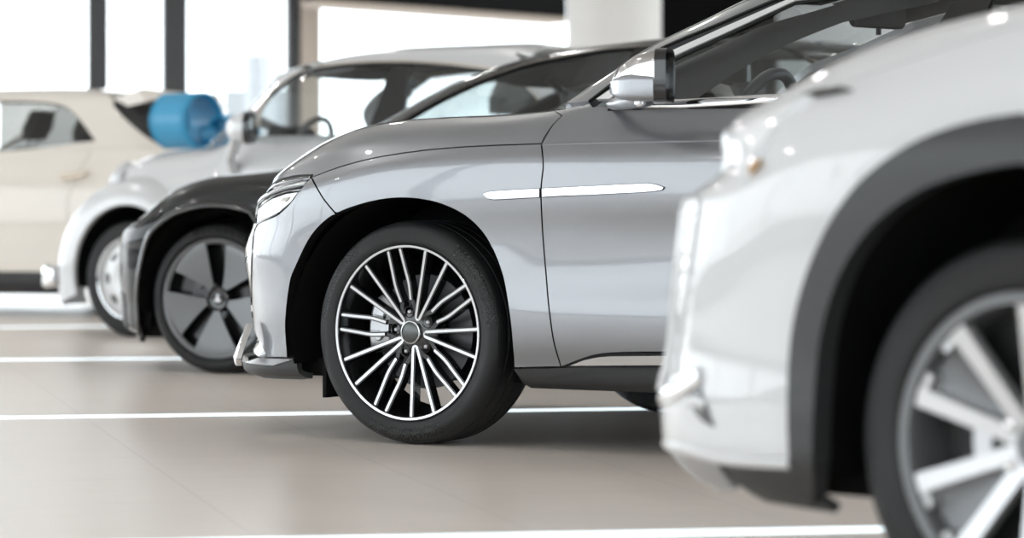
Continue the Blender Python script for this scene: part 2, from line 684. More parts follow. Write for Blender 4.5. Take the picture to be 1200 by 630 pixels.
def tyre_material(name, pattern=True):
    """rubber; shoulder notches and a chequered scuff band on the sidewall follow the angle round the axle"""
    m = principled(name, (.008, .008, .009), .42, spec=.4)
    nt = m.node_tree
    b = nt.nodes['Principled BSDF']
    N = nt.nodes.new
    L = nt.links.new
    tc = N('ShaderNodeTexCoord')
    sp = N('ShaderNodeSeparateXYZ')
    L(tc.outputs['Object'], sp.inputs[0])

    def mth(op, a, bb=None, c=None):
        n = N('ShaderNodeMath')
        n.operation = op
        for i, v in enumerate((a, bb, c)):
            if v is None: continue
            if isinstance(v, (int, float)): n.inputs[i].default_value = v
            else: L(v, n.inputs[i])
        return n.outputs[0]
    ang = mth('ARCTAN2', sp.outputs['Z'], sp.outputs['X'])
    r = mth('SQRT', mth('ADD', mth('MULTIPLY', sp.outputs['X'], sp.outputs['X']), mth('MULTIPLY', sp.outputs['Z'], sp.outputs['Z'])))
    # fine radial ribs on the sidewall
    rib = mth('SINE', mth('MULTIPLY', r, 2600.0))
    notch = mth('SINE', mth('MULTIPLY', ang, 64.0))
    notch = mth('GREATER_THAN', notch, .82)
    onsh = mth('LESS_THAN', sp.outputs['Y'], -.016)
    notch = mth('MULTIPLY', notch, onsh)
    if pattern:
        cell = mth('ADD', mth('FLOOR', mth('MULTIPLY', ang, 46.0)), mth('FLOOR', mth('MULTIPLY', r, 150.0)))
        chk = mth('MODULO', mth('ABSOLUTE', cell), 2.0)
        patch = mth('GREATER_THAN', mth('SINE', mth('MULTIPLY', ang, 3.0)), .25)
        band = mth('MULTIPLY', mth('GREATER_THAN', r, .308), mth('LESS_THAN', r, .345))
        chk = mth('MULTIPLY', mth('MULTIPLY', chk, patch), band)
    else:
        chk = None
    h = mth('MULTIPLY', rib, .08)
    h = mth('SUBTRACT', h, mth('MULTIPLY', notch, 1.0))
    bp = N('ShaderNodeBump')
    bp.inputs['Strength'].default_value = .6
    bp.inputs['Distance'].default_value = .005
    L(h, bp.inputs['Height'])
    L(bp.outputs['Normal'], b.inputs['Normal'])
    if chk is not None:
        mr = N('ShaderNodeMapRange')
        L(chk, mr.inputs['Value'])
        mr.inputs['To Min'].default_value = .42
        mr.inputs['To Max'].default_value = .22
        L(mr.outputs[0], b.inputs['Roughness'])
        mx = N('ShaderNodeMix')
        mx.data_type = 'RGBA'
        L(chk, mx.inputs['Factor'])
        mx.inputs[6].default_value = (.017, .018, .019, 1)
        mx.inputs[7].default_value = (.006, .006, .006, 1)
        L(mx.outputs[2], b.inputs['Base Color'])
    return m


TYRE = tyre_material('tyre_rubber', True)
TYREPLAIN = tyre_material('tyre_rubber_plain', False)
# ----------------------------------------------------------------- wheels (axle along Y, outer face at y = 0)
def pol(r, a, y=0.0):
    return Vector((r * math.cos(a), y, r * math.sin(a)))


def tyre_mesh(parent, R, rb, width, mat):
    bm = bmesh.new()
    w = width
    pr = [(rb - .002, -.020), (rb + .002, -.010), (rb + .008, -.004), (rb + .016, -.0005), (R - .050, .004), (R - .040, .0042), (R - .030, .001), (R - .020, -.005), (R - .011, -.014),
          (R - .006, -.023), (R - .003, -.033)]
    g = [.22, .42, .60, .80]
    for t in g:
        y = -w * t
        pr += [(R, y + .006), (R, y + .005), (R - .007, y + .004), (R - .007, y - .004), (R, y - .005), (R, y - .006)]
    pr += [(R - .003, -w + .033), (R - .011, -w + .014), (R - .03, -w + .002), (rb + .02, -w + .002), (rb, -w + .012)]
    add_lathe(bm, pr, 112)
    return bm_obj('tyre', bm, mat, parent, True, 50)


def spoke_slab(bm, path, wid, thick, y_lift=0.0, mat_index=0, taper=1.0, round_end=False):
    """a flat bar following path (list of Vector in the wheel frame), width across the path in the XZ plane"""
    rings = []
    n = len(path)
    for i, p in enumerate(path):
        t = (path[min(i + 1, n - 1)] - path[max(i - 1, 0)])
        t.y = 0
        t.normalize()
        s = Vector((-t.z, 0, t.x))
        w = wid[i] if isinstance(wid, (list, tuple)) else wid
        rings.append([p + s * (w / 2) + Vector((0, y_lift, 0)), p + s * (w / 2 * taper) + Vector((0, y_lift - thick, 0)),
                      p - s * (w / 2 * taper) + Vector((0, y_lift - thick, 0)), p - s * (w / 2) + Vector((0, y_lift, 0))])
    add_loft(bm, rings, True, True, mat_index)


def barrel(parent, rb, depth, mat, lipmat, lip=.014, lipy=-.006):
    bm = bmesh.new()
    add_lathe(bm, [(rb - .001, -.022), (rb + .001, -.010), (rb, lipy), (rb - .002, lipy + .002), (rb - lip + .002, lipy + .001), (rb - lip, lipy - .003)], 96, mat_index=1)
    add_lathe(bm, [(rb - lip, lipy - .003), (rb - lip - .004, -.03), (rb - .03, -.09), (rb - .035, -depth + .02), (rb - .01, -depth), (rb, -depth)], 96, mat_index=0)
    return bm_obj('rim_barrel', bm, mat, parent, True, 40, mats=[mat, lipmat])


def brake(parent, r, y, cal_ang, cal_mat=None):
    bm = bmesh.new()
    add_lathe(bm, [(.05, y - .012), (r, y - .012), (r, y + .012), (.06, y + .012), (.055, y + .03), (.02, y + .03)], 64)
    bm_obj('brake_disc', bm, STEEL, parent, True, 30)
    bm = bmesh.new()
    rings = []
    for k in range(9):
        a = cal_ang + rad(-30 + 60 * k / 8)
        e = .012 if k in (0, 8) else 0
        ro, ri = r + .018 - e, r - .065 + e
        rings.append([pol(ri, a, y + .05 - e), pol(ro - .015, a, y + .055 - e), pol(ro, a, y + .04), pol(ro, a, y - .04), pol(ri, a, y - .04)])
    add_loft(bm, rings)
    bevel(bm, .004, 2)
    for da in (-14, 14):
        add_lathe_at(bm, pol(r - .03, cal_ang + rad(da), y + .05), .017, .012)
    bm_obj('brake_caliper', bm, cal_mat or CALIPER, parent, True, 40)


def add_lathe_at(bm, c, r, h, seg=16, prof=None):
    """small round boss pointing to +Y"""
    k = len(bm.verts)
    b2 = bmesh.new()
    add_lathe(b2, prof or [(0, h), (r * .8, h), (r, h - r * .2), (r, -.01)], seg)
    for v in b2.verts:
        v.co += c
    me = bpy.data.meshes.new('tmp')
    b2.to_mesh(me)
    b2.free()
    bm.from_mesh(me)
    bpy.data.meshes.remove(me)


def multi_spoke_wheel(car_root, name, loc, R, rb, width):
    """black wheel with bright machined faces: five V pairs to the hub and five pairs ending beside the nuts"""
    w = part_node(name, car_root, loc)
    tyre_mesh(w, R, rb, width, TYRE)
    barrel(w, rb, width - .03, RIMBLACK, SATIN, .011)
    bm = bmesh.new()

    def yy(r):      # dish of the spoke faces
        return -.014 - .030 * (1 - (r / rb)) ** 1.0

    def both(path2, wt, wb, depth=.032):
        path = [Vector((p[0], yy(math.hypot(*p)), p[1])) for p in path2]
        spoke_slab(bm, path, wt, .0035, 0.0, 1, 1.0)
        spoke_slab(bm, path, wb, depth, -.0025, 0, 1.15)

    def lin(a, b, n=7):
        return [(a[0] + (b[0] - a[0]) * i / (n - 1), a[1] + (b[1] - a[1]) * i / (n - 1)) for i in range(n)]
    ro = rb - .010
    for k in range(5):
        c = rad(42 + 72 * k)
        cu, cp = np.array([math.cos(c), math.sin(c)]), np.array([-math.sin(c), math.cos(c)])
        tip = cu * .050
        for s in (-1, 1):
            a = c + s * rad(9.6)
            o = np.array([math.cos(a), math.sin(a)]) * ro
            both(lin(o, tip + cp * s * .0075, 9), .0085, .016, .034)
        # the rounded foot of the V
        foot = [tip + cp * .0085 + cu * .006, tip + cp * .006 - cu * .003, tip - cu * .005, tip - cp * .006 - cu * .003, tip - cp * .0085 + cu * .006]
        both([tuple(p) for p in foot], .007, .012, .03)
        l = c + rad(36)
        lu, lp = np.array([math.cos(l), math.sin(l)]), np.array([-math.sin(l), math.cos(l)])
        for s in (-1, 1):
            a = l + s * rad(5.0)
            o = np.array([math.cos(a), math.sin(a)]) * ro
            kn = lu * .155 + lp * s * .0265
            en = lu * .103 + lp * s * .0195
            path = smooth_line([o, o * .45 + kn * .55, kn, en], 5)
            both([tuple(p) for p in path], .0078, .016, .032)
            # black web that ties the pair to the hub
            spoke_slab(bm, [Vector((p[0], yy(.09) - .006, p[1])) for p in (en, lu * .085 + lp * s * .024, lu * .05 + lp * s * .03)], .014, .03, 0, 0)
    bm_obj('spokes', bm, RIMBLACK, w, False, mats=[RIMBLACK, SATIN])
    bm = bmesh.new()
    add_lathe(bm, [(.03, -.040), (.060, -.043), (.082, -.052), (.090, -.066), (.092, -.10)], 60)
    for k in range(5):
        l = rad(6 + 72 * k)
        add_lathe_at(bm, pol(.067, l, -.046), .0195, .006, 20, [(.016, -.02), (.0165, .004), (.0195, .006), (.0205, .003), (.021, -.02)])
    bm_obj('hub', bm, RIMBLACK, w, True, 40)
    for k in range(5):
        l = rad(6 + 72 * k)
        bm = bmesh.new()
        add_lathe_at(bm, pol(.067, l, -.052), .0085, .016, 6, [(0, .012), (.0055, .012), (.0085, .009), (.0085, -.015)])
        bm_obj('lug_nut', bm, principled_cached('nut_steel', (.35, .35, .36), .25, .9), w, True, 30)
    bm = bmesh.new()
    add_lathe(bm, [(0, -.026), (.030, -.028), (.0335, -.030)], 40, mat_index=0)
    add_lathe(bm, [(.0335, -.030), (.0335, -.026), (.037, -.027), (.0375, -.05)], 40, mat_index=1)
    bm_obj('hub_cap', bm, None, w, True, 40, mats=[principled_cached('cap_grey', (.10, .105, .105), .28, .7), SATIN])
    brake(w, .185, -.125, rad(8))
    return w


def principled_cached(name, *a, **k):
    return MATS.get(name) or principled(name, *a, **k)


def blade_cover_wheel(car_root, name, loc, R, rb, width, phase=0.0):
    """grey five-blade wheel cover with dark wedge openings"""
    w = part_node(name, car_root, loc)
    tyre_mesh(w, R, rb, width, TYREPLAIN)
    barrel(w, rb, width - .03, RIMBLACK, COVERGREY, .008)
    bm = bmesh.new()
    # blades: five broad petals between wedge openings
    ro = rb - .016
    for k in range(5):
        c = rad(54 + 72 * k) + phase          # centre of a blade
        cols = []
        M = 10
        for i in range(11):
            t = i / 10
            r = .048 + (ro - .048) * t
            half_gap = .5 * (.040 + .060 * t ** .8)       # half width of the opening at this radius (m)
            g0 = math.asin(min(.9, half_gap / r))
            half = rad(36) - g0
            tw = rad(3.5) * (1 - t)
            y = -.006 - .018 * (1 - t) ** 1.3
            if t > .97: y -= .002
            cols.append([pol(r, c - half * (1 - 2 * j / M) + tw, y - .010 * (1 - 2 * j / M) * (t * .8) ** .5 * .8 + .002) for j in range(M + 1)])
        top = [[bm.verts.new(p) for p in cc] for cc in cols]
        bot = [[bm.verts.new(p - Vector((0, .012, 0))) for p in cc] for cc in cols]
        n = len(top)
        for i in range(n - 1):
            for j in range(M):
                bm.faces.new((top[i][j], top[i][j + 1], top[i + 1][j + 1], top[i + 1][j]))
                bm.faces.new((bot[i][j], bot[i + 1][j], bot[i + 1][j + 1], bot[i][j + 1]))
            bm.faces.new((top[i][0], top[i + 1][0], bot[i + 1][0], bot[i][0]))
            bm.faces.new((top[i][M], bot[i][M], bot[i + 1][M], top[i + 1][M]))
        for j in range(M):
            bm.faces.new((top[0][j], bot[0][j], bot[0][j + 1], top[0][j + 1]))
            bm.faces.new((top[-1][j], top[-1][j + 1], bot[-1][j + 1], bot[-1][j]))
    add_lathe(bm, [(rb - .026, -.014), (rb - .020, -.004), (rb - .008, .000), (rb - .004, -.006), (rb - .004, -.02)], 80)
    bm_obj('wheel_cover', bm, COVERGREY, w, True, 35)
    bm = bmesh.new()
    add_lathe(bm, [(rb - .012, -.075), (.06, -.085), (0, -.085)], 60)
    bm_obj('wheel_backing', bm, RIMBLACK, w, True, 40)
    bm = bmesh.new()
    add_lathe(bm, [(.060, -.04), (.056, -.016), (.050, -.014), (.046, -.030), (.030, -.032), (.028, -.026), (0, -.025)], 40)
    bm_obj('hub_cap', bm, GLOSSBLACK, w, True, 40)
    # small pale emblem: a stem over a rounded foot
    bm = bmesh.new()
    prof = [(-.0165, -.015), (.0165, -.015), (.0155, -.006), (.007, .0), (.0045, .018), (-.0045, .018), (-.007, .0), (-.0155, -.006)]
    add_prism(bm, [(-x, -.026, z) for x, z in prof], (0, .004, 0))
    bm_obj('hub_emblem', bm, principled_cached('emblem_white', (.75, .76, .78), .35, .3), w, False)
    brake(w, .16, -.13, rad(10), STEEL)
    return w


def steel_cover_wheel(car_root, name, loc, R, rb, width):
    """white disc wheel with a ring of small dark slots and a chrome cap"""
    w = part_node(name, car_root, loc)
    tyre_mesh(w, R, rb, width, TYREPLAIN)
    barrel(w, rb, width - .03, RIMBLACK, CHROME, .010)
    bm = bmesh.new()
    prof = [(rb - .010, -.012), (rb - .022, -.030), (rb - .040, -.026), (rb - .095, -.014), (.10, -.010), (.075, -.022), (.03, -.022)]
    add_lathe(bm, prof, 80)
    bm_obj('wheel_cover', bm, WHEELWHITE, w, True, 40)
    for k in range(8):
        a = 2 * PI * k / 8 + PI
        bm = bmesh.new()
        rr = rb - .068
        u, t = pol(1, a), pol(1, a + PI / 2)
        pts = []
        for q in range(12):
            b = 2 * PI * q / 12
            x = (abs(math.cos(b)) ** .6) * math.copysign(1, math.cos(b)) * .016
            z = (abs(math.sin(b)) ** .6) * math.copysign(1, math.sin(b)) * .030
            pts.append(u * (rr + x) + t * z + Vector((0, -.0225 + x * -.25, 0)))
        add_prism(bm, pts, (0, .006, 0))
        bm_obj('cover_slot', bm, RIMBLACK, w, False)
    bm = bmesh.new()
    add_lathe(bm, [(0, .010), (.04, .004), (.065, -.012), (.075, -.03)], 40)
    bm_obj('hub_cap', bm, CHROME, w, True, 40)
    return w


def twin_spoke_wheel(car_root, name, loc, R, rb, width):
    """five broad bright V spokes whose outer ends hook along the rim, grey webs between"""
    w = part_node(name, car_root, loc)
    tyre_mesh(w, R, rb, width, TYREPLAIN)
    barrel(w, rb, width - .03, GREYALLOY, GREYALLOY, .022)
    bright = principled_cached('bright_alloy', (.62, .62, .63), .32, .75, .4)
    bm = bmesh.new()
    bw = bmesh.new()

    def yy(r):
        return -.010 - .040 * (1 - r / rb)
    for k in range(5):
        c = rad(72 * k)
        cu, cp = np.array([math.cos(c), math.sin(c)]), np.array([-math.sin(c), math.cos(c)])
        for s in (-1, 1):
            a = c + s * rad(18.5)
            o = np.array([math.cos(a), math.sin(a)]) * (rb - .012)
            i = cu * .030 + cp * s * .010
            path = [Vector((*(o * (1 - t) + i * t), 0)) for t in np.linspace(0, 1, 8)]
            path = [Vector((p.x, yy(math.hypot(p.x, p.y)), p.y)) for p in path]
            spoke_slab(bm, path, [.036, .034, .032, .031, .030, .030, .030, .028], .022, 0, 0, 1.25)
            # hook along the rim
            hook = [pol(rb - .020 - .012 * t, a + s * rad(1 + 10 * t), yy(rb - .02) - .003) for t in np.linspace(0, 1, 6)]
            spoke_slab(bm, hook, [.034, .028, .024, .021, .018, .014], .02, 0, 0, 1.2)
        # grey web between this V and the next
        g = c + rad(36)
        rings = []
        for t in np.linspace(0, 1, 6):
            r = .07 + (rb - .028 - .07) * t
            hw = rad(36 - 18.5) * (1.0 if t > .3 else .95)
            rings.append([pol(r, g - hw, yy(r) - .016), pol(r, g - hw * .4, yy(r) - .026), pol(r, g + hw * .4, yy(r) - .026), pol(r, g + hw, yy(r) - .016),
                          pol(r, g + hw, yy(r) - .04), pol(r, g - hw, yy(r) - .04)])
        add_loft(bw, rings)
    bevel(bm, .004, 2, 40)
    bm_obj('spokes', bm, bright, w, True, 35)
    bm_obj('spoke_webs', bw, GREYALLOY, w, True, 35)
    bm = bmesh.new()
    add_lathe(bm, [(0, -.034), (.034, -.036), (.040, -.044), (.075, -.052), (.088, -.07), (.09, -.1)], 48)
    bm_obj('hub', bm, GREYALLOY, w, True, 40)
    for k in range(5):
        bm = bmesh.new()
        add_lathe_at(bm, pol(.060, rad(36 + 72 * k), -.046), .011, .012, 6, [(0, .016), (.009, .016), (.0125, .012), (.0125, -.02)])
        bm_obj('lug_nut', bm, principled_cached('bright_nut', (.7, .7, .7), .25, .9), w, True, 30)
    bm = bmesh.new()
    add_lathe(bm, [(rb - .03, -.10), (.09, -.105), (.05, -.105)], 48)
    bm_obj('brake_disc', bm, principled_cached('dark_disc', (.05, .05, .05), .4, .6), w, True, 40)
    brake2 = bmesh.new()
    rings = []
    for k in range(7):
        a = rad(-11 + 22 * k / 6)
        rings.append([pol(.12, a, -.08), pol(.158, a, -.078), pol(.165, a, -.09), pol(.165, a, -.12), pol(.115, a, -.12)])
    add_loft(brake2, rings)
    bm_obj('brake_caliper', brake2, CALIPER, w, True, 40)
    return w


def copy_tree(o, parent):
    c = o.copy()
    COL.objects.link(c)
    c.parent = parent
    for ch in list(o.children):
        copy_tree(ch, c)
    return c


def place_wheels(car, wheel, front_x, rear_x, y, R, far_front=True, near_rear=True, far_rear=True):
    """the other three wheels are copies"""
    root = wheel.parent
    for ok, nm, x, s in ((far_front, 'front_wheel', front_x, -1), (near_rear, 'rear_wheel', rear_x, 1), (far_rear, 'rear_wheel', rear_x, -1)):
        if not ok: continue
        c = copy_tree(wheel, root)
        c.name = nm
        c.location = (x, s * y, R)
        c.rotation_euler = (0, 0, 0 if s > 0 else PI)


def wheel_well(car, name, x, y, R, depth=.34, zc=None, parent=None, cut=.14):
    """open drum of black liner behind the arch, one on each side"""
    a0, a1 = -.22, PI + .22
    zc = R if zc is None else zc
    for s in (1, -1):
        bm = bmesh.new()
        add_lathe(bm, [(cut, -depth), (R, -depth), (R, -.012)], 40, 'Y', a0, a1)
        for v in bm.verts:
            v.co = Vector((v.co.x + x, (v.co.y + y) * s, v.co.z + zc))
        bm_obj(name, bm, UNDER, parent or car.root, True, 40)
# ----------------------------------------------------------------- helpers shared by the cars
def mkrows(W, nose0, tail0, Xs, Xst, specs):
    """specs: (z(X') list, inset(X') list or number, noseX, tailX); X' is the real X of the row"""
    rows = []
    for zs, dy, nz, tl in specs:
        if not isinstance(zs, (list, tuple)): zs = [(0, zs)]
        if not isinstance(dy, (list, tuple)): dy = [(0, dy)]

        def base(x):
            if x > Xs: return Xs + (x - Xs) * (nose0 - Xs) / (nz - Xs)
            if x < Xst: return Xst + (x - Xst) * (tail0 - Xst) / (tl - Xst)
            return x
        rows.append(([(base(x), z) for x, z in zs], [(base(x), d) for x, d in dy], nz, tl))
    return rows


def fit_nose(target, n, Wr, Xs, Xc0, Xn0, power):
    """nose X of a cabin row so that its plan curve just touches the given sight tangent (n . p = target)"""
    lo, hi = .2, 1.6
    p = power / (power - 1)
    for _ in range(60):
        k = .5 * (lo + hi)
        xc = Xs + (Xc0 - Xs) * k
        a = (Xn0 - Xc0) * k
        s = n[0] * xc + ((n[0] * a) ** p + (n[1] * Wr) ** p) ** (1 / p)
        if s > target: hi = k
        else: lo = k
    return Xs + (Xn0 - Xs) * k


def ring(bm_pts):
    return [Vector(p) for p in bm_pts]


def rrect(cx, cy, w, h, r, n=4):
    pts = []
    for (sx, sy, a0) in ((1, 1, 0), (-1, 1, 90), (-1, -1, 180), (1, -1, 270)):
        for i in range(n + 1):
            a = rad(a0 + 90 * i / n)
            pts.append((cx + sx * (w / 2 - r) + r * math.cos(a), cy + sy * (h / 2 - r) + r * math.sin(a)))
    return pts


def seat(parent, x, y, z, mat, lean=.35):
    s = part_node('front_seat', parent, (x, y, z))
    bm = bmesh.new()
    add_loft(bm, [[Vector((p[0] + .25 * t, p[1], .09 * k)) for p in rrect(-.12, 0, .50, .48, .09)] for k, t in ((0, 0), (1, 0), (1.6, .02))])
    bevel(bm, .03, 3)
    bm_obj('cushion', bm, mat, s, True, 50)
    bm = bmesh.new()
    rings = []
    for i, (t, w, d) in enumerate(((0, .48, .16), (.2, .52, .17), (.45, .48, .13), (.60, .34, .10))):
        rings.append([Vector((-.34 - t * lean + p[0], p[1], .10 + t)) for p in rrect(0, 0, d, w, .045)])
    add_loft(bm, rings)
    bevel(bm, .02, 2, 50)
    bm_obj('backrest', bm, mat, s, True, 50)
    bm = bmesh.new()
    rings = []
    for (t, w, d) in ((.66, .22, .09), (.74, .27, .12), (.86, .24, .09)):
        rings.append([Vector((-.34 - t * lean + p[0], p[1], .10 + t)) for p in rrect(0, 0, d, w, .035)])
    add_loft(bm, rings)
    for s2 in (-.06, .06):
        add_tube(bm, [(-.34 - .58 * lean, s2, .68), (-.34 - .70 * lean, s2, .80)], .008, 6)
    bm_obj('headrest', bm, mat, s, True, 50)
    return s


def steering_wheel(parent, x, y, z, r, mat, tilt=28, tube=.017):
    s = part_node('steering_wheel', parent, (x, y, z), (0, rad(90 - tilt) - PI / 2 + 0, 0))
    s.rotation_euler = (0, rad(-tilt), 0)      # wheel disc in the YZ plane, tilted back
    bm = bmesh.new()
    add_tube(bm, [(0, r * math.cos(2 * PI * k / 36), r * math.sin(2 * PI * k / 36)) for k in range(36)], tube, 8, True)
    bm_obj('wheel_grip', bm, mat, s)
    bm = bmesh.new()
    add_loft(bm, [[Vector((xx, p[0], p[1])) for p in rrect(0, -.01, w, h, .03)] for xx, w, h in ((-.03, .13, .10), (.0, .16, .13), (.05, .10, .09))])
    for a in (0, 180, 270):
        c, sn = math.cos(rad(a)), math.sin(rad(a))
        add_tube(bm, [(-.005, c * .05, sn * .05), (0, c * r, sn * r)], .014, 6, flat=1.6)
    add_tube(bm, [(.03, 0, 0), (.40, 0, -.02)], .03, 8)
    bm_obj('spokes_and_hub', bm, mat, s, True, 40)
    return s


def inner_mirror(parent, x, y, z, w, h, mat, yaw=12, stalk=True):
    s = part_node('rear_view_mirror', parent, (x, y, z), (0, 0, rad(yaw)))
    bm = bmesh.new()
    add_loft(bm, [[Vector((xx, p[0], p[1])) for p in rrect(0, 0, w * k, h * k, h * k * .35)] for xx, k in ((-.018, .93), (-.012, 1.0), (.012, 1.0), (.035, .7))])
    bm_obj('mirror_housing', bm, mat, s, True, 40)
    bm = bmesh.new()
    if stalk:
        add_tube(bm, [(.03, 0, .0), (.06, 0, .05), (.12, 0, .10)], .018, 8)
        add_tube(bm, [(-.005, 0, -h / 2 + .005), (-.005, 0, -h / 2 - .022)], .009, 6)
    bm_obj('mirror_stalk', bm, mat, s, True, 40)
    return s


def tub(car, name, outline_side, y, mat, parent=None):
    """dark inner hull: side outline (X, Z) swept across the car"""
    bm = bmesh.new()
    add_prism(bm, [(x, -y, z) for x, z in outline_side], (0, 2 * y, 0))
    bm.normal_update()
    bmesh.ops.triangulate(bm, faces=[f for f in bm.faces if len(f.verts) > 4], ngon_method='EAR_CLIP')
    return bm_obj(name, bm, mat, parent or car.root, False)


def ribbon(name, pts, normals, w, t, mat, parent, up=None):
    """flat trim strip running along pts; w across, t proud of the surface"""
    P = [np.array(p, float) for p in pts]
    n = len(P)
    rings = []
    for i in range(n):
        tt = P[min(i + 1, n - 1)] - P[max(i - 1, 0)]
        tt = tt / (np.linalg.norm(tt) + 1e-9)
        nn = np.array(normals[i], float)
        s = np.cross(nn, tt)
        s = s / (np.linalg.norm(s) + 1e-9)
        ww = w[i] if isinstance(w, (list, tuple)) else w
        rings.append([Vector(P[i] + s * ww / 2 - nn * t), Vector(P[i] + s * ww / 2 + nn * t * .5), Vector(P[i] + s * ww * .25 + nn * t), Vector(P[i] - s * ww * .25 + nn * t),
                      Vector(P[i] - s * ww / 2 + nn * t * .5), Vector(P[i] - s * ww / 2 - nn * t)])
    bm = bmesh.new()
    add_loft(bm, rings)
    return bm_obj(name, bm, mat, parent, True, 50)


def skin_ribbon(name, skin, items, w, t, mat, parent, smooth=True, mirror=False):
    uv = skin.outline(items)
    if smooth: uv = smooth_line(uv, 5)
    uv = np.array(uv)
    P = skin.eval(uv[:, 0], uv[:, 1])
    _, _, N = skin.frame(uv[:, 0], uv[:, 1])
    N = N * skin.flip
    o = ribbon(name, P, N, w, t, mat, parent)
    if mirror:
        ribbon(name, P * [1, -1, 1], N * [1, -1, 1], w, t, mat, parent)
    return o


def sight_normal(car, px):
    r = np.array([(px - CX) / FPX, 1.0, 0])
    d = np.array([(r * car.f).sum(), (r * car.o).sum()])
    n = np.array([-d[1], d[0]])
    n = n if n[0] > 0 else -n
    return n / np.linalg.norm(n)


def nose_for(car, px, py, Wr, Xs, Xc, Xn, power):
    """nose X of a row (half width Wr) whose plan curve touches the sight line of picture column px"""
    n = sight_normal(car, px)
    q = car.px_at_y(px, py, Wr * .9)
    return fit_nose(n[0] * q[0] + n[1] * q[1], n, Wr, Xs, Xc, Xn, power)


def sil_noses(car, sil, zw, Xs, Xc, Xn, power):
    """for each (z, half width): nose X so that the cabin outline follows the picture line sil"""
    out = []
    sil = smooth_line(sil, 8)
    for z, wr in zw:
        q = np.array([car.px_at_y(a, b, wr * .9) for a, b in sil])
        i = int(np.argmin(np.abs(q[:, 2] - z)))
        if 0 < i < len(q) - 1:
            o = np.argsort(q[:, 2])
            X = np.interp(z, q[o, 2], q[o, 0])
            P = np.interp(z, q[o, 2], np.array(sil)[o, 0])
        else:
            j = (i, i + 1) if i == 0 else (i - 1, i)
            t = (z - q[j[0], 2]) / (q[j[1], 2] - q[j[0], 2] + 1e-9)
            X = q[j[0], 0] + t * (q[j[1], 0] - q[j[0], 0])
            P = sil[i][0]
        n = sight_normal(car, P)
        out.append(fit_nose(n[0] * X + n[1] * wr * .9, n, wr, Xs, Xc, Xn, power))
    return out


def arch_uv(skin, x, zc, r, rz=None, a0=-.2, a1=None, n=26, v0=0.0):
    """opening over a wheel as skin coordinates, front to rear"""
    a1 = PI - a0 if a1 is None else a1
    rz = rz or r
    out = []
    for a in np.linspace(a0, a1, n):
        u, z = x + r * math.cos(a), zc + rz * math.sin(a)
        out.append(('uv', u, max(v0, v_at(skin, u, z))))
    return out


def v_at(skin, u, z):
    vv = np.linspace(0, skin.R - 1, 240)
    P = skin.eval(np.full(240, u), vv)
    k = np.argmax(P[:, 2] >= z) if (P[:, 2] >= z).any() else len(vv) - 1
    if k > 0:
        a, b = P[k - 1, 2], P[k, 2]
        return float(vv[k - 1] + (vv[k] - vv[k - 1]) * (z - a) / (b - a + 1e-9))
    return 0.0


def UVs(pairs):
    return [('uv', a, b) for a, b in pairs]


def PX(skin, pts):
    return [('uv', *q) for q in skin.px(pts)]
# ----------------------------------------------------------------- the showroom, turned 10 degrees to the camera
RA = rad(10.0)
ROOM = None
RX_, RY_ = np.array([math.cos(RA), math.sin(RA)]), np.array([-math.sin(RA), math.cos(RA)])


def rm(x, y, z=0.0):
    p = RX_ * x + RY_ * y
    return Vector((p[0], p[1], z))


def on_back(px, y):
    """room x where the sight line of column px meets the wall at room depth y"""
    r = np.array([(px - CX) / FPX, 1.0])
    t = y / (r @ RY_)
    return float((r * t) @ RX_)


def room_box(bm, lo, hi, mi=0):
    k = len(bm.verts)
    add_box(bm, lo, hi, mi)
    bm.verts.ensure_lookup_table()
    for v in bm.verts[k:]:
        v.co = rm(v.co.x, v.co.y, v.co.z)


def struct(name, bm, mat, mats=None, smooth=False):
    o = bm_obj(name, bm, mat, None, smooth, mats=mats)
    o['kind'] = 'structure'
    return o


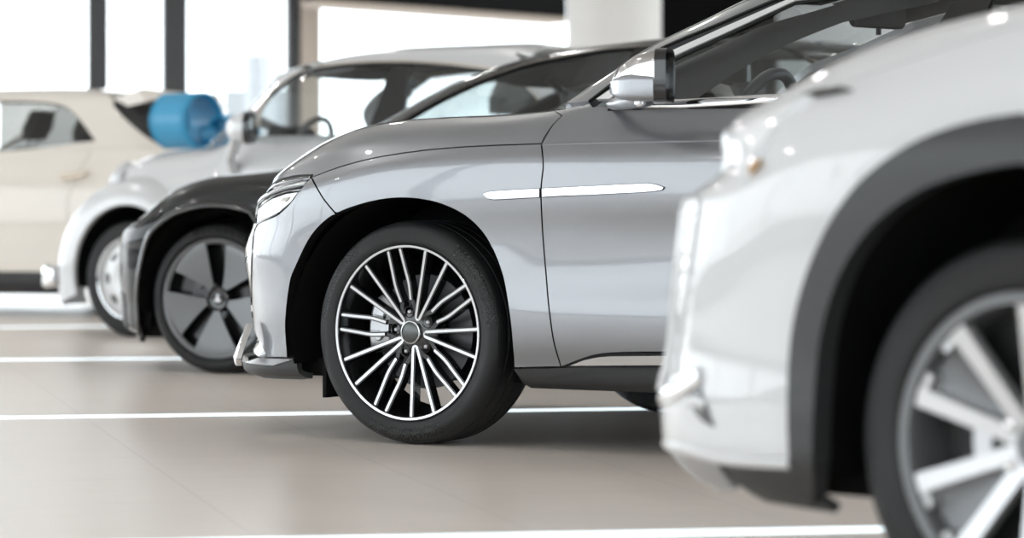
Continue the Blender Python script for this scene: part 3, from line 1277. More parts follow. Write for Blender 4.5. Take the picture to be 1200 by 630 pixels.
# floor: large polished porcelain tiles with faint joints
def floor_material():
    m = principled('polished_tile', (.62, .575, .53), .2, spec=.5)
    nt = m.node_tree
    b = nt.nodes['Principled BSDF']
    N, L = nt.nodes.new, nt.links.new
    tc = N('ShaderNodeTexCoord')
    mp = N('ShaderNodeMapping')
    mp.inputs['Rotation'].default_value = (0, 0, -rad(14.0))
    mp.inputs['Location'].default_value = (.21, .13, 0)
    L(tc.outputs['Object'], mp.inputs['Vector'])
    br = N('ShaderNodeTexBrick')
    br.offset = 0.0
    br.inputs['Scale'].default_value = 1.0
    br.inputs['Brick Width'].default_value = .66
    br.inputs['Row Height'].default_value = .66
    br.inputs['Mortar Size'].default_value = .0022
    br.inputs['Mortar Smooth'].default_value = .2
    br.inputs['Color1'].default_value = (.81, .735, .67, 1)
    br.inputs['Color2'].default_value = (.795, .72, .655, 1)
    br.inputs['Mortar'].default_value = (.64, .59, .55, 1)
    L(mp.outputs['Vector'], br.inputs['Vector'])
    ns = N('ShaderNodeTexNoise')
    ns.inputs['Scale'].default_value = 3.0
    ns.inputs['Detail'].default_value = 6
    sc = N('ShaderNodeMapping')
    sc.inputs['Scale'].default_value = (1, 5, 1)
    L(mp.outputs['Vector'], sc.inputs['Vector'])
    L(sc.outputs['Vector'], ns.inputs['Vector'])
    mx = N('ShaderNodeMix')
    mx.data_type = 'RGBA'
    mx.blend_type = 'MULTIPLY'
    mr = N('ShaderNodeMapRange')
    mr.inputs['From Min'].default_value = .3
    mr.inputs['From Max'].default_value = .7
    mr.inputs['To Min'].default_value = .97
    mr.inputs['To Max'].default_value = 1.02
    L(ns.outputs['Fac'], mr.inputs['Value'])
    mx.inputs['Factor'].default_value = 1.0
    L(br.outputs['Color'], mx.inputs[6])
    L(mr.outputs[0], mx.inputs[7])
    L(mx.outputs[2], b.inputs['Base Color'])
    mr2 = N('ShaderNodeMapRange')
    mr2.inputs['To Min'].default_value = .26
    mr2.inputs['To Max'].default_value = .34
    L(ns.outputs['Fac'], mr2.inputs['Value'])
    L(mr2.outputs[0], b.inputs['Roughness'])
    return m


X0, X1, Y0, Y1, ZC = -10.0, 15.0, -9.0, 27.0, 5.2
bm = bmesh.new()
room_box(bm, (X0 - .5, Y0 - .5, -.2), (X1 + .5, Y1 + .5, 0))
struct('floor', bm, floor_material())
bm = bmesh.new()
room_box(bm, (X0 - .5, Y0 - .5, ZC), (X1 + .5, Y1 + .5, ZC + .25))
CEILM = principled('ceiling_paint', (.62, .62, .62), .8)
struct('ceiling', bm, CEILM)

# thin light lines let into the floor between the bays
LINE = principled('floor_light_line', (.85, .9, .92), .3, emit=(.80, .93, 1.0), estr=1.0)
for i, (pa, pb) in enumerate([((0, 489.5), (740, 479)), ((0, 421.5), (200, 420)), ((0, 383.5), (115, 382.2)), ((480, 630.5), (1010, 620.5))]):
    a, b = on_floor(*pa), on_floor(*pb)
    d = (b - a).normalized()
    a2 = a - d * 4.0
    b2 = b + d * 5.5
    n = Vector((-d.y, d.x, 0)) * (.055 if i != 3 else .06)
    bm = bmesh.new()
    add_prism(bm, [a2 - n, b2 - n, b2 + n, a2 + n], (0, 0, .003))
    o = bm_obj('floor_light_strip', bm, LINE, None, False)
    tag(o, ['thin white light line across the floor under the large silver car', 'white floor line meeting the black car front wheel',
            'faint white floor line farthest away, in front of the small white car wheel', 'white floor line closest to the viewer, under the white car in front'][i],
        'floor line', 'white lines in the tiled floor')

# walls: glazed on all sides with dark posts
DARKPOST = principled('dark_post', (.045, .047, .05), .5)
WALLW = principled('wall_white', (.75, .75, .75), .7)
TAN = principled('tan_stone', (.58, .50, .43), .6)
BLACKW = principled('black_panel', (.004, .004, .004), .9, spec=.05)
PANE = thin_glass('shop_window_glass', (.93, .95, .96), 1.35)


def glazed_wall(name, a, b, z0, z1, nposts, win_first, post=.14, zr=None):
    """frame of posts and rails from room point a to b, and the panes as one window object"""
    A, B = rm(*a), rm(*b)
    d = (B - A).normalized()
    n = Vector((-d.y, d.x, 0))
    L = (B - A).length
    bm = bmesh.new()

    def bar(t0, t1, za, zb, th=.10):
        p = [A + d * t0 - n * th / 2, A + d * t1 - n * th / 2, A + d * t1 + n * th / 2, A + d * t0 + n * th / 2]
        add_prism(bm, [(q.x, q.y, za) for q in p], (0, 0, zb - za))
    bar(0, L, 0, z0)
    bar(0, L, z1, ZC)
    for i in range(nposts + 1):
        t = L * i / nposts
        bar(max(0, t - post / 2), min(L, t + post / 2), z0, z1, .14)
    for z in (zr or []):
        bar(0, L, z - .04, z + .04)
    struct(name, bm, DARKPOST)
    bm = bmesh.new()
    add_prism(bm, [(A.x, A.y, z0), (B.x, B.y, z0), (B.x, B.y, z1), (A.x, A.y, z1)], n * .012)
    struct('window_%d' % win_first, bm, PANE)


glazed_wall('wall_left', (X0, Y0), (X0, Y1), .35, 4.4, 9, 1)
glazed_wall('wall_front', (X0, Y0), (X1, Y0), .35, 4.4, 8, 2)
glazed_wall('wall_right', (X1, Y0), (X1, Y1), .35, 4.4, 9, 3)

# far wall as the photograph shows it
YB = Y1


def back_box(bm, pxa, pxb, z0, z1, th=.25, dy=0.0, mi=0):
    room_box(bm, (on_back(pxa, YB + dy), YB + dy - th / 2, z0), (on_back(pxb, YB + dy), YB + dy + th / 2, z1), mi)


for nm, (pa, pb), mat in (('trim_1', (103, 126), DARKPOST), ('trim_2', (190.5, 218.5), DARKPOST), ('trim_3', (336, 350), DARKPOST), ('trim_4', (351, 374), TAN)):
    bm = bmesh.new()
    back_box(bm, pa, pb, 0, ZC)
    bevel(bm, .01, 1)
    struct(nm, bm, mat)
bm = bmesh.new()
back_box(bm, -900, 1700, 0, .06)
back_box(bm, -900, 372, 3.6, ZC)
for p in (-800, -600, -420, -260, -130, 0):
    back_box(bm, p - 12 - 60, p + 12 - 60, .06, 3.6)
struct('wall_back', bm, DARKPOST)
bm = bmesh.new()
back_box(bm, -900, 905, .06, 3.6, .012)
struct('window_4', bm, PANE)
# dark fascia with a tan lower edge, running off towards the right
A = at_depth(374, 6.0, 25.4)
B = at_depth(664, 27.0, 26.6)
bm = bmesh.new()
dirv = (B - A).normalized()
nn = Vector((-dirv.y, dirv.x, 0)).normalized()
add_prism(bm, [A + Vector((0, 0, .045)), B + Vector((0, 0, .045)), Vector((B.x, B.y, ZC)), Vector((A.x, A.y, ZC))], nn * .3)
struct('trim_5', bm, principled('fascia_dark', (.012, .012, .013), .8, spec=.1))
bm = bmesh.new()
add_prism(bm, [A, B, B + Vector((0, 0, .055)), A + Vector((0, 0, .055))], nn * .34 - Vector((0, 0, 0)))
struct('trim_6', bm, TAN)
# round white column
c = at_depth(720, 229, 24.0)
bm = bmesh.new()
add_lathe(bm, [(.38, 0), (.38, ZC)], 64, 'Z')
for v in bm.verts:
    v.co += Vector((c.x, c.y, 0))
o = struct('column', bm, principled('column_white', (.76, .75, .73), .45), smooth=True)
# black wall right of the column and the pale ribbed wall beyond it
bm = bmesh.new()
back_box(bm, 768, 906, 0, ZC, .3, -.4)
struct('wall_panel', bm, BLACKW)
bm = bmesh.new()
x0, x1 = on_back(906, YB + .6), X1
back_n = 90
room_box(bm, (x0, YB + .62, 0), (x1, YB + .8, ZC))
for i in range(back_n):
    xx = x0 + (x1 - x0) * i / back_n
    room_box(bm, (xx, YB + .52, 0), (xx + .055, YB + .63, ZC))
struct('wall_ribbed', bm, principled('ribbed_white', (.88, .89, .90), .5))

# round ceiling lights (real lamps of the room, above the frame)
LAMPM = principled('lamp_diffuser', (.9, .9, .9), .5, emit=(1, .98, .95), estr=150.0)
for ix in range(5):
    for iy in range(6):
        x = X0 + 2.5 + ix * 5.0
        y = Y0 + 3.0 + iy * 6.0
        t = thing('ceiling_light', 'round white ceiling light above the showroom', 'ceiling light', tuple(rm(x, y, ZC - .08)), RA, 'ceiling lights')
        bm = bmesh.new()
        add_lathe(bm, [(.125, 0), (.16, -.01), (.17, .02), (.17, .08)], 24, 'Z')
        bm_obj('lamp_housing', bm, principled_cached('lamp_housing', (.8, .8, .8), .5), t)
        bm = bmesh.new()
        add_lathe(bm, [(0, -.004), (.125, 0)], 24, 'Z')
        bm_obj('diffuser', bm, LAMPM, t, False)

# outside: pale paving and two hazy pale buildings across the street
bm = bmesh.new()
room_box(bm, (-70, -60, -.5), (80, 110, -.25))
struct('ground', bm, principled('pale_paving', (.62, .62, .62), .8))
bm = bmesh.new()
c0 = at_depth(283, 120, 60)
for (pxa, pxb, ptop, d) in ((286, 316, 62, 60), (262, 345, 104, 62)):
    a, b_ = at_depth(pxa, ptop, d), at_depth(pxb, ptop, d)
    add_box(bm, (a.x, d, -.3), (b_.x, d + 3, a.z))
o = bm_obj('building', bm, principled('far_concrete', (.27, .28, .29), .8), None, False)
tag(o, 'hazy pale grey building outside behind the far window', 'building')

# ----------------------------------------------------------------- sky and view
W = bpy.data.worlds.new('sky')
scn.world = W
W.use_nodes = True
nt = W.node_tree
bg = nt.nodes['Background']
tcn = nt.nodes.new('ShaderNodeTexCoord')
sepn = nt.nodes.new('ShaderNodeSeparateXYZ')
nt.links.new(tcn.outputs['Generated'], sepn.inputs[0])
rampn = nt.nodes.new('ShaderNodeValToRGB')
rampn.color_ramp.elements[0].position = .35
rampn.color_ramp.elements[0].color = (.86, .89, .91, 1)
rampn.color_ramp.elements[1].position = .75
rampn.color_ramp.elements[1].color = (.95, .98, 1.0, 1)
mapn = nt.nodes.new('ShaderNodeMapRange')
mapn.inputs['From Min'].default_value = -1
nt.links.new(sepn.outputs['Z'], mapn.inputs['Value'])
nt.links.new(mapn.outputs[0], rampn.inputs['Fac'])
nt.links.new(rampn.outputs['Color'], bg.inputs['Color'])
bg.inputs['Strength'].default_value = SKY_STRENGTH

cam = bpy.data.cameras.new('camera')
co = bpy.data.objects.new('camera', cam)
COL.objects.link(co)
co.location = (0, 0, EYE)
co.rotation_euler = (PI / 2, 0, 0)
cam.sensor_width = 36
cam.lens = FPX / 1200 * 36
cam.shift_x = 0
cam.shift_y = -(315 - HY) / 1200
cam.clip_end = 400
cam.clip_start = .05
cam.dof.use_dof = True
cam.dof.focus_distance = 9.5
cam.dof.aperture_fstop = FSTOP
scn.camera = co
scn.view_settings.view_transform = 'Standard'
scn.view_settings.look = 'None'
scn.view_settings.gamma = 1
scn.view_settings.use_curve_mapping = False
scn.view_settings.exposure = EXPOSURE
scn.cycles.use_denoising = True
scn.cycles.max_bounces = 10
scn.cycles.transparent_max_bounces = 24
scn.cycles.caustics_reflective = False
scn.cycles.caustics_refractive = False
scn.cycles.sample_clamp_indirect = 8.0
# ================================================================= the silver car in the middle
M = Car('car', 'silver grey car in focus at the centre, with a black and silver many-spoked wheel', 'car', 475, 365, 33.0, .94, .36)
R0 = M.root
MW, MN, MT = .97, 1.03, -3.88
A_, B_ = .10, -3.0
ms = Skin(M, MW, MN, .10, MT, -3.1, mkrows(MW, MN, MT, A_, B_, [
    ([(-4, .20), (-.4, .192), (.3, .19), (1.0, .165)], .12, 1.02, -3.80),
    ([(-4, .235), (-.4, .225), (.3, .215), (1.0, .20)], .05, 1.075, -3.86),
    ([(-4, .28), (-.6, .275), (.3, .262), (1.0, .25)], .035, 1.055, -3.87),
    ([(-4, .33), (-.6, .32), (.3, .30), (1.0, .30)], .02, 1.005, -3.88),
    ([(-4, .45), (-.6, .435), (.3, .40), (1.0, .40)], [(-4, .01), (-.7, .006), (0, .006)], .998, -3.88),
    ([(-4, .57), (-.6, .55), (.3, .50), (1.0, .50)], [(-4, .02), (-1.2, .022), (-.55, .018), (-.3, .008), (1, .006)], 1.012, -3.88),
    ([(-4, .70), (-.6, .68), (.3, .61), (1.0, .61)], [(-4, .016), (-1.2, .02), (-.5, .014), (1, .006)], 1.035, -3.88),
    ([(-4, .80), (-.6, .80), (0, .78), (.3, .71), (1.0, .70)], [(-4, .004), (-.5, .0), (1, .003)], .985, -3.88),
    ([(-4, .86), (-.5, .865), (0, .855), (.36, .79), (1.0, .75)], [(-4, .002), (1, .004)], .975, -3.87),
    ([(-4, .93), (-.5, .925), (0, .905), (.36, .842), (.7, .80), (1.0, .78)], [(-4, .014), (-.5, .013), (1, .015)], .955, -3.86),
    ([(-4, .975), (-1.2, .967), (-.5, .96), (-.2, .953), (.085, .927), (.22, .903), (.36, .868), (.6, .825), (1.0, .80)], [(-4, .034), (1, .034)], .935, -3.84),
    ([(-4, 1.03), (-.9, 1.02), (-.6, 1.018), (-.3, 1.012), (0, .995), (.2, .975), (.36, .943), (.6, .882), (1.0, .825)], [(-4, .085), (-.7, .08), (-.4, .085), (0, .085), (1, .08)], .935, -3.78),
    ([(-4, 1.075), (-.7, 1.078), (-.45, 1.064), (-.2, 1.05), (0, 1.044), (.2, 1.032), (.36, 1.008), (.6, .938), (.8, .875), (1.0, .835)], [(-4, .14), (-.7, .13), (-.4, .19), (0, .20), (1, .19)], .95, -3.70),
    ([(-4, 1.09), (-.7, 1.08), (-.3, 1.068), (0, 1.062), (.2, 1.056), (.36, 1.042), (.6, .988), (.8, .91), (1.0, .845)], [(-4, .3), (0, .40), (1, .40)], .97, -3.5),
    ([(-4, 1.10), (-.7, 1.09), (-.3, 1.078), (0, 1.068), (.2, 1.062), (.36, 1.052), (.6, 1.014), (.8, .945), (.95, .86)], [(-4, .6), (1, .68)], .985, -3.4),
    ([(-4, 1.11), (-.7, 1.10), (-.3, 1.085), (0, 1.073), (.2, 1.067), (.36, 1.058), (.6, 1.026), (.8, .96), (.95, .87)], .97, .99, -3.4),
]), 2.5, 3.4, A_, B_)
VT = ms.R - 1

arch = cr((337, 419), (334.5, 378), (340, 330), (348, 309), (365, 276), (389, 253), (430, 237.5), (470, 232), (510, 237), (545, 253), (570, 279), (588, 320), (597, 370), (601, 410), (602.5, 431))
fend_gap_top = cr((365, 208), (385, 200), (410, 192), (450, 183), (495, 176.5), (540, 172.5), (590, 170), (634.5, 168.5))
door_gap = cr((634.5, 168.5), (636.6, 193), (634.5, 215), (634, 231), (636, 273), (640.5, 328), (643.5, 362), (649, 400), (657.5, 430))
fend_front = cr((365, 208), (372, 221), (380, 234), (394, 251))
i_ff = min(range(len(arch)), key=lambda i: (arch[i][0] - 394) ** 2 + (arch[i][1] - 251) ** 2)
arch_f, arch_r = arch[:i_ff + 1], arch[i_ff:]

ms.panel('front_fender', fend_gap_top + door_gap[1:] + [(640, 430), (602.5, 431)] + arch_r[::-1][1:] + fend_front[::-1][1:-1], SILVER, R0, mirror=True, flange=.04, flange_mat=UNDER)
# bumper skin: from the wheel arch round to the grille edge
grille_edge = cr((302, 262), (298, 272), (296.5, 285), (295.5, 300), (295, 330), (295.5, 372))
ms.panel('front_bumper', fend_front + arch_f[::-1][1:] + [(313, 418.5)] + cr((313, 418.5), (306, 405), (300, 392), (295.5, 376))[1:] + grille_edge[::-1][1:]
         + cr((302, 262), (313, 257), (327, 250.5), (341, 237), (352, 222), (365, 208))[1:-1], SILVER, R0, mirror=True, flange=.04, flange_mat=UNDER)
# hood
ub = -.47
hood_front = ms.px([(365, 206.5)])[0]
nose_v = 10.4
ms.panel('bonnet', fend_gap_top[::-1] + [('uv', *hood_front)] + [('uv', u, 10.02 + .35 * (u - hood_front[0])) for u in np.linspace(hood_front[0] + .06, ms.umax, 14)]
         + [('uv', ms.umax, VT), ('uv', -.36, VT), ('uv', -.38, 14.0), ('uv', -.45, 13.0), ('uv', -.60, 12.0)] +
         [tuple(['uv', *q]) for q in ms.px(cr((661, 133), (647, 147.5), (638, 161)))], SILVER, R0, symmetric=True, flange=.02)
# door (its rear edge lies behind the white car)
ur = -1.66
ms.panel('front_door', [tuple(['uv', *q]) for q in ms.px(cr((661, 133), (647, 147.5), (634.5, 168.5)))] + door_gap[1:] + cr((657.5, 430), (685, 419.5), (700, 415.5), (717, 413.5), (745, 413), (780, 412.6))[1:]
         + [('uv', ur, 3.0), ('uv', ur, 12.0), ('uv', -1.0, 12.0), ('uv', -.64, 12.0)], SILVER, R0, mirror=True)
ms.panel('rear_door', [('uv', ur, 3.0), ('uv', ur, 12.0), ('uv', -2.62, 12.0), ('uv', -2.52, 9), ('uv', -2.40, 6.5), ('uv', -2.36, 3.0)], SILVER, R0, mirror=True)
rw = -2.93
arcR = [('uv', rw + .46 * math.cos(a), None, .36 + .44 * math.sin(a)) for a in np.linspace(.05, PI - .05, 18)]


def z_to_v(skin, u, z):
    vv = np.linspace(0, skin.R - 1, 200)
    P = skin.eval(np.full(200, u), vv)
    return float(vv[np.argmin(np.abs(P[:, 2] - z))])


arcR = [('uv', q[1], z_to_v(ms, q[1], q[3])) for q in arcR]
ms.panel('rear_quarter', [('uv', -2.62, 12.0), ('uv', -2.52, 9), ('uv', -2.40, 6.5), ('uv', -2.36, 3.0)] + arcR + [('uv', -3.45, 3), ('uv', ms.umin, 3), ('uv', ms.umin, 12.0)], SILVER, R0, symmetric=True)
ms.panel('rear_bumper', [('uv', -3.42, 0), ('uv', -3.42, 2.98), ('uv', ms.umin, 2.98), ('uv', ms.umin, 0)], CLAD, R0, symmetric=True)
ms.panel('rear_deck', [('uv', -2.9, 12.0), ('uv', ms.umin, 12.0), ('uv', ms.umin, VT), ('uv', -2.9, VT)], SILVER, R0, symmetric=True)

# grille surround wrapping the nose, lower blade and lip
ge = [('uv', *q) for q in ms.px(grille_edge)]
ms.panel('grille_surround', ge + [('uv', ge[-1][1] + .16, 3.4), ('uv', ge[-1][1] + .16, 7.1)], CHROME, R0, mirror=True, gap=.001, lift=.004)
g2 = ge[-1][1] + .16
ms.panel('front_grille', [('uv', g2, 3.3), ('uv', g2, 7.2), ('uv', ms.umax, 7.2), ('uv', ms.umax, 3.3)], GLOSSBLACK, R0, symmetric=True, lift=-.01)
ms.panel('nose_panel', [('uv', g2, 7.2), ('uv', ge[0][1] + .02, 7.5), ('uv', ge[0][1] + .1, 9.95), ('uv', ms.umax, 9.9), ('uv', ms.umax, 7.2)], SILVER, R0, symmetric=True)
lip_top = cr((336.7, 419.5), (313, 419), (307, 418), (298, 421), (288, 425))
ms.panel('front_lip', [('uv', *q) for q in ms.px(lip_top)] + [('uv', ms.px([(288, 425)])[0][0] + .1, 1.9), ('uv', ms.umax, 1.9), ('uv', ms.umax, 1.5)] +
         [('uv', u, 1.5) for u in np.linspace(ms.umax - .2, .58, 10)] + [('uv', .47, 2.0)], LIPGREY, R0, symmetric=True, gap=.001, lift=.006)
ms.panel('lower_valance', [('uv', .462, 2.0), ('uv', .58, 1.5), ('uv', ms.umax, 1.5), ('uv', ms.umax, 0), ('uv', .52, 0), ('uv', .44, .3)], CLAD, R0, symmetric=True, gap=.001)
# dark intake and bright blade at the corner
ci = ms.px([(295, 376), (300, 392), (306, 405), (313, 418)])
ms.panel('corner_intake', [('uv', q[0], q[1]) for q in ci] + [('uv', ci[-1][0] + .10, 2.0), ('uv', ci[0][0] + .13, 3.2)], GLOSSBLACK, R0, mirror=True, lift=-.012, gap=0)
bl = [M.px_at_y(292.5, 379, .80), M.px_at_y(288, 392, .815), M.px_at_y(282, 406, .83), M.px_at_y(277.5, 418, .84), M.px_at_y(279, 424, .83)]
ribbon('corner_blade', bl, [np.array([.75, .66, 0])] * 5, [.012, .05, .075, .085, .05], .012, CHROME, R0)
ribbon('corner_blade', [b * [1, -1, 1] for b in bl], [np.array([.75, -.66, 0])] * 5, [.012, .05, .075, .085, .05], .012, CHROME, R0)

# head lamp
hl = part_node('headlight', R0)
ms.panel('lamp_housing', [(304, 236), (313, 224)] + cr((313, 224), (322, 216), (335, 210.5), (352, 208), (365, 207.5))[1:] + cr((365, 207.5), (352, 222), (341, 237), (327, 250.5), (313, 257), (302, 262))[1:], LAMP, hl, gap=.001, lift=-.006, flange=.01)
for k, (pts, w) in enumerate(((((304, 232), (312, 223), (325, 215), (345, 210), (364, 207.5)), .011), (((303, 240), (318, 228.5), (335, 222.5), (355, 219)), .005),
                              (((303, 246), (318, 232.5), (335, 226), (352, 223.5)), .004), (((302, 262.5), (313, 256.5), (326, 250)), .006))):
    skin_ribbon('lamp_divider', ms, list(pts), w, .003, GLOSSBLACK, hl)
for pts in (((303, 236), (317, 226), (334, 219.5), (358, 214.5)),):
    skin_ribbon('running_light', ms, list(pts), .014, .004, LAMPCLEAR, hl)
ms.panel('lamp_lens', [(303, 247), (318, 234), (335, 227.5), (350, 225), (341, 237), (327, 249), (313, 255.5), (302, 261)], LAMPCLEAR, hl, gap=.001, lift=.002, flange=.004)
ms.panel('marker', [(330, 235.5), (334, 231.5), (341, 231), (336, 236.5)], principled_cached('lamp_marker', (.18, .14, .10), .2, .3, 1), hl, gap=0, lift=.005, flange=.002)
skin_ribbon('bonnet_gap', ms, [(306, 231), (313, 220.5), (325, 212.8), (343, 207.8), (366, 206.2)], .014, .003, RUBBER, R0)
hl2 = part_node('headlight', R0)
ms.panel('lamp_housing', [(304, 236), (313, 224), (335, 210.5), (365, 207.5), (341, 237), (302, 262)], LAMP, hl2, gap=.001, lift=-.004)
hl2.scale = (1, -1, 1)

BRIGHT = principled('spear_silver', (.80, .81, .83), .16, .85, .4)
# sill
ms.panel('side_skirt', [(602.5, 431.5), (640, 431), (657.5, 431.5), (668, 429.5), (690, 429), (720, 429.5), (780, 429.5), ('uv', -1.66, 2.0), ('uv', -2.45, 2.0), ('uv', -2.42, .1), ('uv', -1.0, .05), (735, 463), (690, 459), (622, 455), (609, 443)], CLAD, R0, mirror=True, gap=.001, flange=.03)
ms.panel('skirt_ledge', [(603, 432), (640, 431.5), (668, 430), (720, 430.5), (780, 430.5), (780, 432), (717, 432.5), (653, 440), (610, 441.5)], CLADGREY, R0, gap=0, lift=.004, flange=.004)
ms.panel('skirt_gap', [(655, 430.5), (685, 419), (700, 415.5), (717, 413.3), (780, 412.8), ('uv', -2.40, 3.0), ('uv', -2.40, 2.0), (780, 429.6), (690, 429.3)], RUBBER, R0, mirror=True, gap=0, lift=-.006, flange=0)
ms.panel('skirt_chrome', [(668, 428), (685, 421.5), (700, 418.3), (716, 417), (780, 416.5), ('uv', -2.3, 2.78), ('uv', -2.3, 2.3), (780, 427.3), (700, 427.8)], BRIGHT, R0, mirror=True, gap=0, lift=.003, flange=.01)
# bright spear over fender and door
sp1 = [(567, 227.3), (572, 225.2), (580, 224), (600, 222.8), (632.8, 221.2), (632.8, 230.8), (600, 232.6), (580, 233.6), (572, 232.2)]
sp2 = [(636.3, 221), (680, 218.8), (740, 216), (761, 215.2), (769, 216.3), (778.5, 219.6), (777, 222), (768, 223.6), (749, 225), (690, 228), (636.3, 230.6)]
for nm_, sp_o in (('fender_spear_seal', sp1), ('door_spear_seal', sp2)):
    ms.panel(nm_, sp_o, RUBBER, R0, gap=-.0022, lift=.0015, flange=.003, mirror=True)
ms.panel('fender_spear', sp1, BRIGHT, R0, gap=0, lift=.006, flange=.012, mirror=True)
ms.panel('door_spear', sp2, BRIGHT, R0, gap=0, lift=.006, flange=.012, mirror=True)

skin_ribbon('door_crease', ms, [('uv', u, 10.0) for u in np.linspace(-.53, -1.64, 14)], .010, .0022, SILVER, R0, False)
skin_ribbon('rear_door_crease', ms, [('uv', u, 10.0) for u in np.linspace(-1.68, -2.5, 10)], .010, .0022, SILVER, R0, False)
# dark inner hull behind the gaps, liner and floor pan
tub(M, 'inner_hull', [(-.46, .24), (-.46, .92), (-.1, .9), (.3, .81), (.50, .74), (.50, .24), (.48, .24), (.46, .60), (.3, .79), (0, .84), (-.3, .79), (-.44, .6), (-.45, .24)][::-1], .80, UNDER)
tub(M, 'door_hull', [(-.46, .24), (-.46, 1.0), (-2.4, 1.02), (-2.4, .24)], .86, UNDER)
tub(M, 'floor_pan', [(.52, .20), (.52, .26), (-3.4, .28), (-3.4, .22)], .80, UNDER)
wheel_well(M, 'wheel_liner', 0.012, .945, .452, .40, .345)
wheel_well(M, 'wheel_liner', rw, .945, .45, .40, .36)
for s in (1, -1):
    bm = bmesh.new()
    add_box(bm, (.36, s * .76 - .12, .135), (.375, s * .76 + .12, .27))
    bevel(bm, .004, 1)
    bm_obj('mud_flap', bm, UNDER, R0, False)

w = multi_spoke_wheel(R0, 'front_wheel', (0, .94, .36), .36, .283, .255)
place_wheels(M, w, 0, rw, .94, .36)

# ---------------------------------------------------------------- cabin
nv = (.787, .616)
GS, GC, GN, GPW = -2.2, -1.0, -.263, 3.0
gspec = [(1.06, .85, .125), (1.17, .805, -.036), (1.27, .757, -.186), (1.36, .705, -.363), (1.43, .655, -.505)]
GW = .85
specs = []
tails = [-3.75, -3.62, -3.45, -3.28, -3.10]
for (z, wy, tg), tl in zip(gspec, tails):
    tg = tg - (.75 - wy) * 0
    specs.append(([(-4, z - .0), (0, z)], GW - wy, fit_nose(tg, nv, wy, GS, GC, GN, GPW), tl))
specs += [([(-4, 1.44), (-2.2, 1.50), (-1.4, 1.475), (0, 1.47)], GW - .60, -1.33, -2.95), ([(-4, 1.46), (-2.2, 1.545), (-1.4, 1.505), (0, 1.5)], GW - .5, -1.38, -2.9),
          ([(-4, 1.48), (-2.2, 1.575), (-1.4, 1.53), (0, 1.52)], GW - .28, -1.36, -2.88), ([(-4, 1.49), (-2.2, 1.585), (-1.4, 1.54), (0, 1.53)], GW, -1.34, -2.88)]
mg = Skin(M, GW, GN, GC, -3.75, -3.3, mkrows(GW, GN, -3.75, GS, -2.5, specs), GPW, 3.5, GS, -2.5)
GT = mg.R - 1
pil_black = mg.px(cr((690, 119), (699, 112), (735, 84.5), (770, 59.5), (800, 45.5), (838, 30), (870, 16), (908, 0)))
um = [q[0] for q in pil_black]
vm = [q[1] for q in pil_black]
ext = [(-1.55, 4.6), (-1.9, 4.75), (-2.4, 4.7), (-2.8, 4.3)]
pil = [('uv', a, b) for a, b in pil_black] + [('uv', a, b) for a, b in ext]
# silver pillar and cantrail: from the black line out to the windscreen edge
front_edge = [('uv', -1.30, 5.15), ('uv', -.93, 5.0)] + [('uv', u + .22, v) for u, v in zip(um[::-1], vm[::-1])]
mg.panel('roof_pillar', pil + [('uv', -2.8, 5.2), ('uv', -1.9, 5.3)] + front_edge, SILVER, R0, mirror=True, gap=.001, flange=.03)
sd = [q[0] for q in pil_black]
mg.panel('roof', [('uv', -.93, 5.05), ('uv', -.75, 5.0), ('uv', mg.umax, 5.0), ('uv', mg.umax, GT), ('uv', -2.85, GT), ('uv', -2.85, 5.2), ('uv', -1.9, 5.3), ('uv', -1.3, 5.15)], SILVER, R0, symmetric=True, gap=.001)
mg.panel('windscreen', [('uv', u + .23, v) for u, v in zip(um, vm)] + [('uv', -.93, 4.98), ('uv', mg.umax, 4.98), ('uv', mg.umax, 0.0), ('uv', um[0] + .2, 0)], GLASSCLEAR, R0, symmetric=True, gap=0, flange=0)
# side glass and frames
chrome_u = mg.px(cr((783, 63), (815, 48.6), (846, 34.5), (885, 17.5), (924, 0.5)))
chrome_l = mg.px(cr((785, 69.5), (815, 55.5), (850, 40), (890, 21.5), (932, 2)))
cext = [(-1.6, 4.35), (-1.9, 4.5), (-2.4, 4.4), (-2.85, 3.6), (-3.1, 2.2)]
cext2 = [(-1.62, 4.22), (-1.9, 4.37), (-2.4, 4.27), (-2.80, 3.5), (-3.0, 2.2)]
mg.panel('window_chrome', [('uv', *q) for q in mg.px([(700, 117), (740, 90)])] + [('uv', a, b) for a, b in chrome_u + cext] + [('uv', a, b) for a, b in (chrome_l + cext2)[::-1]] + [('uv', *q) for q in mg.px([(745, 95), (715, 117)])], principled('frame_silver', (.82, .82, .83), .38, .35), R0, mirror=True, gap=0, lift=.006, flange=.012)
skin_ribbon('window_seal', mg, [('uv', a, b) for a, b in pil_black + ext], .011, .004, RUBBER, R0, False, mirror=True)
skin_ribbon('window_seal', mg, [('uv', a - .012, b - .06) for a, b in chrome_l + cext2], .012, .003, RUBBER, R0, False, mirror=True)
belt_front = mg.px([(705, 120)])[0]
mg.panel('front_door_glass', [('uv', *q) for q in mg.px([(712, 119), (745, 92)])] + [('uv', a, b) for a, b in chrome_l] + [('uv', -1.62, 4.2), ('uv', -1.72, .2), ('uv', -.75, .2)], GLASS, R0, mirror=True, gap=0, lift=-.004, flange=0)
mg.panel('rear_door_glass', [('uv', -1.78, 4.3), ('uv', -1.9, 4.37), ('uv', -2.4, 4.27), ('uv', -2.80, 3.5), ('uv', -3.0, 2.2), ('uv', -2.9, .2), ('uv', -1.86, .2)], GLASSDARK, R0, mirror=True, gap=0, lift=-.004, flange=0)
mg.panel('door_post', [('uv', -1.62, 4.3), ('uv', -1.78, 4.4), ('uv', -1.90, .2), ('uv', -1.72, .2)], GLOSSBLACK, R0, mirror=True, gap=0, lift=.001, flange=.02)
